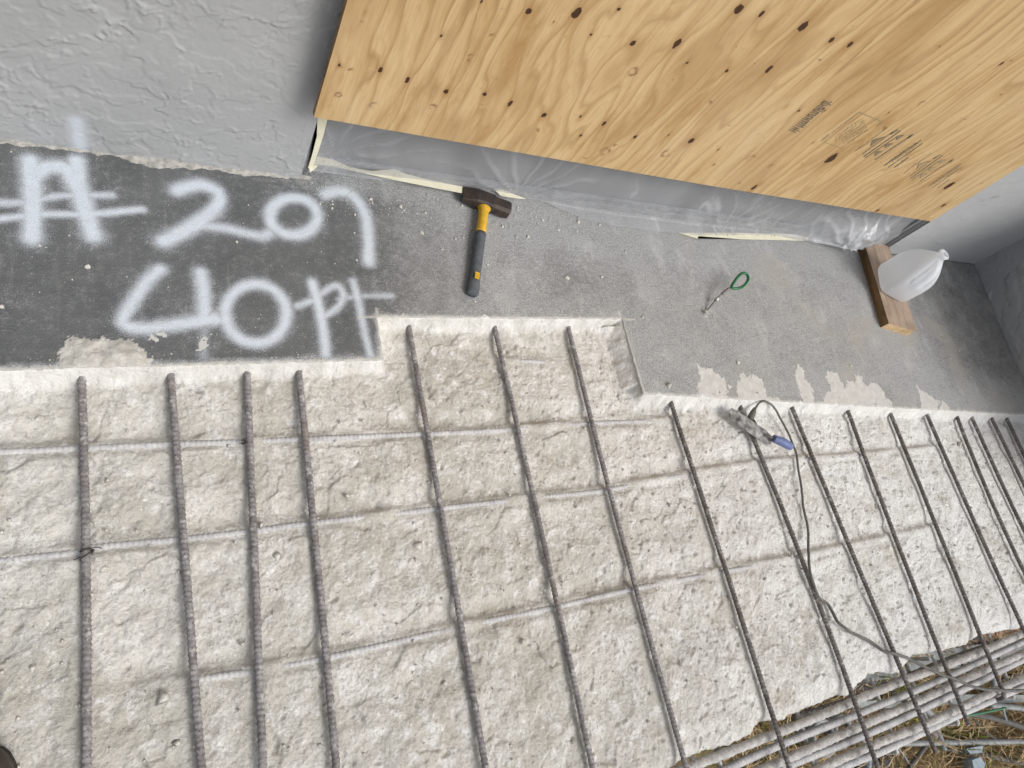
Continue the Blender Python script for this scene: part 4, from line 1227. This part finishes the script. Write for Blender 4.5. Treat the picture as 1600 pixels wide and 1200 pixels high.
def build_loop():
    l = empty('wire_loop', at(1101, 489, 0)); tag(l, 'green coated wire loop crimped to a steel cable anchored in the floor', 'wire loop')
    o = l.location
    S = [(1101, 489, -.004), (1106, 484, .006), (1112, 477, .014), (1118, 470, .022), (1126, 461, .032), (1136, 453, .043), (1143, 448, .050)]
    P = [at(x, y, z) - o for x, y, z in S]
    C, _ = spline(P, 60)
    tw = np.arange(60)
    link('steel_cable', tube_np('steel_cable', C, .0028 + .0006 * (tw % 3 == 0), 8), MAT['wire'], l)
    for a, b, r in ((.42, .50, .0075), (.66, .90, .0052)):
        i0, i1 = int(a * 60), int(b * 60)
        link('crimp', tube_np('crimp', C[i0:i1 + 1], r, 10), MAT['zinc'] if r > .006 else MAT['wire'], l)
    G = [(1142, 449, .050), (1150, 451, .053), (1160, 448, .056), (1167, 441, .060), (1169, 433, .064), (1165, 427, .066), (1158, 428, .063), (1151, 435, .058), (1143, 447, .051)]
    P = [at(x, y, z) - o for x, y, z in G]
    C, _ = spline(P, 70)
    link('green_loop', tube_np('green_loop', C, .0052, 10), MAT['green'], l)
    bm = bmesh.new()
    bmesh.ops.create_cone(bm, segments=20, radius1=.014, radius2=.012, depth=.004, cap_ends=True, matrix=Matrix.Translation((.002, -.004, .002)))
    bmesh.ops.create_cone(bm, segments=6, radius1=.0085, radius2=.0085, depth=.009, cap_ends=True, matrix=Matrix.Translation((.0, -.002, .007)))
    link('anchor_nut', bm_mesh(bm, 'anchor_nut'), MAT['zinc'], l)

def build_trowel():
    z = -.012
    a = at(1139, 644, z); b = at(1204, 689, z - .004)
    t = empty('margin_trowel'); frame_obj(t, a, b - a)
    L = (b - a).length
    tag(t, 'cement crusted margin trowel with a blue grip lying across the bars', 'trowel')
    w = .025
    bm = bmesh.new()
    out = [(.004, -w * .6), (0, -w * .2), (.0, w * .45), (.006, w * .85), (L * .3, w), (L * .85, w * 1.05), (L, w * .65), (L * 1.01, -w * .5), (L * .9, -w), (L * .4, -w * 1.02), (.015, -w * .9)]
    lo = [bm.verts.new((x, y, 0)) for x, y in out]; hi = [bm.verts.new((x, y, .0022)) for x, y in out]
    bm.faces.new(lo[::-1]); bm.faces.new(hi)
    for i in range(len(out)):
        j = (i + 1) % len(out); bm.faces.new((lo[i], lo[j], hi[j], hi[i]))
    bl = link('trowel_blade', bm_mesh(bm, 'trowel_blade'), MAT['crustgrey'], t)
    # dried mortar on the blade
    u = np.linspace(.01, L - .01, 90); v = np.linspace(-w * .85, w * .85, 34)
    U, V = np.meshgrid(u, v)
    edge = np.minimum(np.minimum(U - .01, L - .01 - U), w * .85 - np.abs(V))
    Z = .0022 + .0052 * sst(0, .009, edge) * np.clip(.5 + 1.1 * fbm(U * 45, V * 45, 4, 601), 0, 1.2) - .0006
    link('dried_mortar', grid_np('dried_mortar', U, V, Z), MAT['crustgrey'], bl)
    hb = t.matrix_world.inverted() @ at(1237, 699, z + .012)
    s0 = Vector((L * .80, 0, .004)); s1 = Vector((L * .97, 0, .018))
    C, _ = spline([s0, s0 + (s1 - s0) * .5 + Vector((0, 0, .004)), s1], 20)
    link('trowel_shank', tube_np('trowel_shank', C, .0045, 8), MAT['wire'], t)
    d = (hb - s1)
    C, _ = spline([s1, s1 + d * .5 + Vector((0, 0, .004)), hb], 26)
    q = np.linspace(0, 1, 26)
    R = .0125 + .0025 * np.sin(q * np.pi) - .006 * sst(.93, 1, q)
    link('trowel_grip', tube_np('trowel_grip', C, R, 14), MAT['blue'], t)

def build_cable():
    P = [(1174, 652, -.03), (1179, 640, -.015), (1186, 630, -.004), (1194, 627, .002), (1204, 631, -.006), (1215, 645, -.018), (1226, 666, -.028), (1237, 690, -.03), (1244, 708, -.03), (1247, 730, -.034), (1252, 760, -.03), (1255, 790, -.036), (1263, 830, -.035), (1263, 858, -.03), (1266, 895, -.02), (1279, 932, -.03), (1294, 945, -.036), (1308, 970, -.03), (1322, 982, -.024), (1340, 993, -.03), (1362, 1004, -.036), (1380, 1017, -.026), (1396, 1021, -.018), (1425, 1031, -.03), (1456, 1048, -.02), (1490, 1060, -.02), (1520, 1073, -.02), (1556, 1078, -.016), (1620, 1077, -.02), (1700, 1060, -.05)]
    W = [at(*p) for p in P]
    C, L = spline(W, 420)
    s = np.linspace(0, L, 420)
    C[:, 0] += .004 * fbm(s * 14, s * 0, 2, 701); C[:, 1] += .004 * fbm(s * 14, s * 0 + 9, 2, 702)
    q = s / L
    c = empty('power_cable', W[0]); tag(c, 'thin dusty grey cable snaking from the trowel over the bars to the right edge', 'cable')
    o = c.location
    link('cable_sheath', tube_np('cable_sheath', C - np.array(o), .0036 + .0016 * sst(.15, .5, q), 8), MAT['cable'], c)
    a = at(1172, 655, -.034) - o; b = at(1180, 637, -.014) - o
    CC, _ = spline([a, (a + b) / 2, b], 14)
    link('cable_plug', tube_np('cable_plug', CC, np.interp(np.linspace(0, 1, 14), [0, .2, .7, 1], [.011, .012, .009, .005]), 10), MAT['cable'], c)
    bm = bmesh.new()
    for dx, dy in ((0, 0), (.012, -.006), (.006, .010)):
        bmesh.ops.create_cone(bm, segments=8, radius1=.0035, radius2=.003, depth=.02, cap_ends=True, matrix=Matrix.Translation(a + Vector((dx + .006, dy - .012, .002))) @ Matrix.Rotation(1.2, 4, 'X'))
    link('plug_pin', bm_mesh(bm, 'plug_pin'), MAT['black'], c)

def build_boot():
    o = at(10, 1176, -.045)
    b = empty('work_boot', (o.x - .018, o.y - .005, -.05)); tag(b, 'toe of a dark brown leather work boot at the lower left corner', 'boot')
    def outl(z, s, k=1.0):
        pts = []
        for i in range(28):
            a = 2 * math.pi * i / 28
            x = math.sin(a); y = math.cos(a)
            yy = .15 * y - .13
            wd = .047 if y > 0 else .040
            xx = wd * x * (1.0 if y > .0 else 1 - .12 * (-y)) * (abs(x) ** -.18 if abs(x) > .05 else 1)
            pts.append((xx * s, (yy + .13) * (1 - (1 - s) * .35) - .13, z))
        return pts
    link('boot_sole', loft('boot_sole', [outl(.0, .96), outl(.004, 1.0), outl(.024, 1.01), outl(.027, 1.0)]), MAT['sole'], b)
    up = [outl(.027, .97), outl(.04, .98), outl(.055, .93), outl(.068, .80), outl(.076, .55), outl(.079, .2)]
    # ankle shaft behind the toe
    link('boot_toe', loft('boot_toe', up), MAT['boot'], b)
    sh = []
    for z, r, cy in ((.03, .040, -.20), (.08, .042, -.19), (.12, .046, -.20), (.17, .05, -.205), (.172, .044, -.205), (.13, .038, -.20)):
        sh.append([(r * math.cos(2 * math.pi * i / 20), cy + r * 1.35 * math.sin(2 * math.pi * i / 20), z) for i in range(20)])
    link('boot_shaft', loft('boot_shaft', sh), MAT['boot'], b)

def chip_mesh(name, r, seed):
    rnd = random.Random(seed)
    bm = bmesh.new()
    bmesh.ops.create_icosphere(bm, subdivisions=1, radius=r)
    for v in bm.verts:
        v.co = Vector((v.co.x * rnd.uniform(.7, 1.3), v.co.y * rnd.uniform(.6, 1.1), v.co.z * rnd.uniform(.4, .75)))
    return bm_mesh(bm, name)

def build_crumbs():
    big = [(137, 418, 8, 'pale concrete crumb on the dark floor between the painted A and 4'), (3, 480, 7, 'pale concrete crumb on the dark floor at the left frame edge'), (886, 435, 8, 'pale concrete crumb on the floor right of the hammer handle'), (940, 433, 5, 'tiny pale crumb right of the larger crumb beyond the hammer'),
           (659, 365, 6, 'pale crumb on the floor between the painted 7 and the hammer'), (872, 360, 5, 'grey crumb near the plastic sheet, lower of two'), (903, 347, 6, 'pale crumb against the edge of the plastic sheet'), (1153, 567, 6, 'pale crumb on the floor below the green loop'), (762, 414, 4, 'tiny crumb right beside the hammer grip'), (742, 472, 4, 'tiny crumb just below the hammer grip'), (548, 994, 8, 'rounded pebble of aggregate in the chipped slab, lower middle'), (1329, 572, 4, 'tiny white crumb above the white slurry patches')]
    for k, (x, y, r, l) in enumerate(big):
        z = 0 if y < 600 else -.047
        p = at(x, y, z); R = r * .00185 * (1 + .35 * max(0, p.x)) * .45
        o = link('concrete_crumb', chip_mesh('concrete_crumb', R, k), MAT['stone'])
        o.location = p + Vector((0, 0, R * .35)); o.rotation_euler = (0, 0, k * 1.3)
        tag(o, l, 'crumb', 'loose crumbs of concrete')
    # fine spill of grit: nobody could count it
    rnd = np.random.default_rng(9)
    pts = []
    for _ in range(4200):
        m = rnd.random()
        if m < .30: x, y, z = rnd.uniform(.42, 1.5), YW - abs(rnd.normal(.02, .06)), 0
        elif m < .5: x, y, z = rnd.uniform(-.25, 3.4), rnd.uniform(.45, 1.2), 0
        elif m < .60:
            x = rnd.uniform(-.2, 3.4); y = float(cut_y(np.array([x]))[0]) + abs(rnd.normal(0, .02)); z = 0
        else:
            x, y, z = rnd.uniform(-.25, 3.0), rnd.uniform(-.3, .6), -.044
        if z == 0 and y < float(cut_y(np.array([x]))[0]) + .004: continue
        if z < 0 and y > float(cut_y(np.array([x]))[0]) - .05: continue
        if abs(x - .5465) < .008 or abs(x - 1.348) < .01: continue
        s = .0012 * np.exp(rnd.normal(0, .62)) * (1 if z == 0 else 1.5)
        pts.append((x, y, z + s * .3 + (rnd.uniform(-.006, .003) if z < 0 else 0), s))
    for _ in range(260):
        x, y = rnd.uniform(-.25, 3.0), rnd.uniform(-.3, .58)
        if y < float(cut_y(np.array([x]))[0]) - .05: pts.append((x, y, -.047 + rnd.uniform(-.004, .003), .0028 * np.exp(rnd.normal(0, .35))))
    tet = np.array([(1, 0, -.5), (-.6, .9, -.4), (-.5, -.9, -.5), (.1, .1, .9), (.6, .7, .3)])
    tf = np.array([(0, 1, 4), (0, 4, 3), (1, 3, 4), (1, 2, 3), (2, 0, 3), (0, 2, 1)])
    V = []; F = []
    for i, (x, y, z, s) in enumerate(pts):
        a = rnd.uniform(0, 6.28); c, sn = math.cos(a), math.sin(a)
        q = tet * s * rnd.uniform(.7, 1.3, 3)
        V.append(np.stack([q[:, 0] * c - q[:, 1] * sn + x, q[:, 0] * sn + q[:, 1] * c + y, q[:, 2] + z], 1)); F.append(tf + 5 * i)
    o = link('concrete_grit', mesh_np('concrete_grit', np.vstack(V), np.vstack(F), smooth=False), MAT['stone'])
    tag(o, 'pale concrete grit scattered over the floor and the chipped slab', 'grit', kind='stuff')

# ------------------------------------------------------------------ below the balcony
GZ = -2.8
def build_below():
    n = 90
    r = np.concatenate([[0], np.geomspace(.4, 90, 60)]); 
    xs = np.concatenate([-np.geomspace(.5, 90, 20)[::-1], np.linspace(0, 12, 120), 12 + np.geomspace(.5, 90, 20)])
    ys = np.concatenate([-3 - np.geomspace(.3, 90, 22)[::-1], np.linspace(-2.95, 1, 60), 1 + np.geomspace(.5, 90, 20)])
    X, Y = np.meshgrid(xs, ys)
    Z = GZ + .03 * fbm(X * 1.3, Y * 1.3, 4, 801)
    tag(link('ground', grid_np('ground', X, Y, Z), MAT['ground']), kind='structure')
    # grass: bent blades
    rnd = np.random.default_rng(12)
    N = 9000
    bx = rnd.uniform(3.6, 9.0, N); by = rnd.uniform(-3.0, -.9, N)
    cl = fbm(bx * 1.7, by * 1.7, 3, 811)
    hgt = rnd.uniform(.05, .22, N) * (1 + .6 * cl); az = rnd.uniform(0, 6.28, N); ln = rnd.uniform(.3, 1.4, N) * hgt; w = rnd.uniform(.003, .008, N)
    tone = np.clip(rnd.uniform(0, .62, N) + np.where(cl + .25 * rnd.normal(0, 1, N) > .28, .40, 0), 0, 1)
    V = np.zeros((N, 6, 3)); 
    for i, (t, ww) in enumerate(((0, 1), (.55, .8), (1, .12))):
        cx = bx + np.cos(az) * ln * t ** 1.6; cy = by + np.sin(az) * ln * t ** 1.6; cz = GZ + .01 + hgt * (t - .25 * t * t)
        for s in (0, 1):
            V[:, i * 2 + s] = np.stack([cx - np.sin(az) * w * ww * (s * 2 - 1), cy + np.cos(az) * w * ww * (s * 2 - 1), cz], 1)
    base = np.arange(N)[:, None, None] * 6
    F = (base + np.array([[0, 1, 3, 2], [2, 3, 5, 4]])[None]).reshape(-1, 4)
    o = link('grass', mesh_np('grass', V.reshape(-1, 3), F, {'tone': np.repeat(tone, 6)}), MAT['grass'])
    tag(o, 'dry straw coloured grass and green weeds on the ground below the balcony', 'grass', kind='stuff')
    # scaffold tubes lying about
    def tub(pts, r, mat, lab, name='scaffold_tube', cat='tube', grp='tubes lying in the grass'):
        C, _ = spline([at(x, y, z) for x, y, z in pts], 24)
        o = link(name, tube_np(name, C, r, 14), MAT[mat]); tag(o, lab, cat, grp)
    z = GZ + .10
    tub([(1380, 1162, z), (1500, 1160, z), (1640, 1158, z)], .024, 'tube', 'straight grey galvanised tube lying level across the grass')
    tub([(1470, 1168, z - .04), (1540, 1180, z - .04), (1640, 1204, z - .04)], .022, 'darktube', 'weathered brown tube slanting under the straight grey tube')
    tub([(1500, 1112, z + .1), (1560, 1124, z + .08), (1640, 1150, z + .04)], .026, 'darktube', 'bowed dark tube behind the grass patch on the right')
    tub([(1545, 1102, z + .1), (1590, 1106, z + .1), (1650, 1116, z + .1)], .026, 'tube', 'grey tube at the right edge just under the cable')
    tub([(1520, 1121, z), (1535, 1139, z), (1556, 1156, z)], .011, 'darktube', 'short thin dark rod leaning on the straight grey tube')
    tub([(1420, 1200, z), (1434, 1182, z), (1450, 1162, z)], .017, 'darktube', 'dark stub of tube at the bottom of the frame')
    tub([(1400, 1165, z), (1412, 1180, z), (1426, 1204, z)], .007, 'blade_blue', 'thin pale rod leaning in the grass at the bottom')
    tub([(1567, 1106, z + .35), (1570, 1118, z + .2), (1574, 1130, z)], .010, 'blade_blue', 'short pale rod hanging beside the hooked bar')
    tub([(1460, 1135, z), (1467, 1150, z), (1474, 1172, z)], .03, 'tube', 'pale upright post below the crossing bars')
    tub([(1430, 1100, z + .2), (1445, 1108, z + .2), (1460, 1122, z + .2)], .03, 'tube', 'pale short post in the gap between the edge bars')
    tub([(1548, 1010, z + .3), (1552, 1060, z + .2), (1556, 1085, z + .1)], .028, 'tube', 'grey post below the bar with the hook')
    tub([(1360, 1170, z), (1357, 1190, z), (1354, 1215, z)], .025, 'blade_blue', 'pale blue steel leg at the bottom of the frame')
    tub([(1320, 1165, z), (1260, 1185, z), (1200, 1203, z)], .02, 'blade_blue', 'pale blue rod seen between the lower edge bars')
    tub([(1490, 1121, z + .6), (1530, 1115, z + .6), (1572, 1106, z + .6)], .008, 'green', 'thin green strand stretched under the bars', 'green_strand', 'strand', None)
    # coil of hose
    for k, (px, py, r, l) in enumerate(((1275, 1152, .13, 'coil of grey hose on the ground between the edge bars'), (1304, 1139, .10, 'smaller loop of grey hose beside the coil'))):
        c = at(px, py, GZ + .08); P = []
        for i in range(90):
            a = i / 89 * 6.28 * 2.6
            P.append((c.x + r * (1 + .12 * math.sin(a * .4)) * math.cos(a), c.y + r * .9 * math.sin(a), c.z + .012 * a * .5))
        tag(link('hose_coil', tube_np('hose_coil', np.array(P), .018, 8), MAT['hose']), l, 'hose', 'loops of hose on the ground')
    # flat boards and brackets
    def board(pts, zz, th, mat, name, lab, cat):
        bm = bmesh.new(); Q = [at(x, y, zz) for x, y in pts]
        a = [bm.verts.new(q) for q in Q]; b = [bm.verts.new(q - Vector((0, 0, th))) for q in Q]
        bm.faces.new(a); bm.faces.new(b[::-1])
        for i in range(len(Q)):
            j = (i + 1) % len(Q); bm.faces.new((a[j], a[i], b[i], b[j]))
        tag(link(name, bm_mesh(bm, name), MAT[mat]), lab, cat)
    board([(1315, 1106), (1325, 1098), (1480, 1085), (1640, 1086), (1640, 1096), (1490, 1101), (1400, 1106)], GZ + .12, .03, 'board', 'form_board', 'grey green board lying level behind the edge bars', 'board')
    board([(1300, 1086), (1420, 1030), (1450, 1035), (1450, 1052), (1345, 1080)], GZ + .05, .01, 'gap_dark', 'gap_dark_sheet', 'flat black sheet standing in for the shade in the gap at the slab edge', 'gap_dark')  # black sheet added for the shaded void under the slab edge
    board([(1462, 1066), (1480, 1057), (1500, 1064), (1488, 1076), (1458, 1080)], GZ + .06, .01, 'gap_dark', 'gap_dark_sheet', 'flat black sheet below the middle of the cable', 'gap_dark')  # this and the next two: dark sheets added to darken gaps between bars
    board([(1350, 1182), (1392, 1166), (1396, 1210), (1330, 1212)], GZ + .04, .02, 'gap_dark', 'gap_dark_sheet', 'flat black sheet at the bottom under the outer edge bar', 'gap_dark')
    board([(1565, 1062), (1640, 1030), (1640, 1056), (1580, 1075)], GZ + .05, .02, 'gap_dark', 'gap_dark_sheet', 'flat black sheet at the right edge above the cable', 'gap_dark')
    board([(1519, 1188), (1532, 1183), (1540, 1194), (1534, 1210), (1524, 1212)], GZ + .16, .10, 'blade_blue', 'steel_bracket', 'pale blue steel bracket under the slanting brown tube', 'bracket')
    board([(1510, 1170), (1536, 1165), (1535, 1176), (1516, 1178)], GZ + .13, .06, 'blade_blue', 'steel_bracket', 'grey blue clamp between the straight and the slanting tube', 'bracket')
    # kerb and pavers further out
    k0 = at(1330, 1068, GZ); k1 = at(1640, 1020, GZ)
    d = (k1 - k0).normalized(); nrm = Vector((-d.y, d.x, 0))
    L = (k1 - k0).length + 2
    bm = box_bm(0, 0, -.05, L, .17, .09)
    kb = link('kerb', bm_mesh(bm, 'kerb', bevel=.008), MAT['kerb'])
    m = Matrix((d, nrm, Vector((0, 0, 1)))).transposed().to_4x4(); m.translation = k0 - d * .5; kb.matrix_world = m
    tag(kb, kind='structure')
    pv = link('pavement', bm_mesh(box_bm(-.5, .172, -.06, L, 1.6, .02), 'pavement'), MAT['kerb']); pv.matrix_world = m
    tag(pv, kind='structure')
    meshes = []
    for s in range(5):
        rr = random.Random(s); bm = bmesh.new()
        pts = [(rr.uniform(.0, .02), rr.uniform(0, .02)), (.1, -.01 * rr.random()), (.2 - .02 * rr.random(), .02), (.21, .07), (.19, .13), (.1, .14 + .01 * rr.random()), (.01, .13)]
        a = [bm.verts.new((x, y, .021)) for x, y in pts]; b = [bm.verts.new((x * .97 + .003, y * .96 + .003, .045)) for x, y in pts]
        bm.faces.new(b)
        for i in range(len(pts)): j = (i + 1) % len(pts); bm.faces.new((a[i], a[j], b[j], b[i]))
        me = bm_mesh(bm, 'paver'); me.materials.append(MAT['paver']); meshes.append(me)
    cnt = 0
    for r in range(6):
        for c in range(22):
            o = link('paver', meshes[(r * 3 + c * 2) % 5], None, pv)
            o.location = (c * .222 + (r % 2) * .11 - .2, .185 + r * .152, .0); cnt += 1

chipped_slab()
build_floor()
build_walls()
build_door()
build_film()
build_tape()
build_plywood()
build_bars()
build_hammer()
build_plank_jug()
build_loop()
build_trowel()
build_cable()
build_boot()
build_crumbs()
build_below()
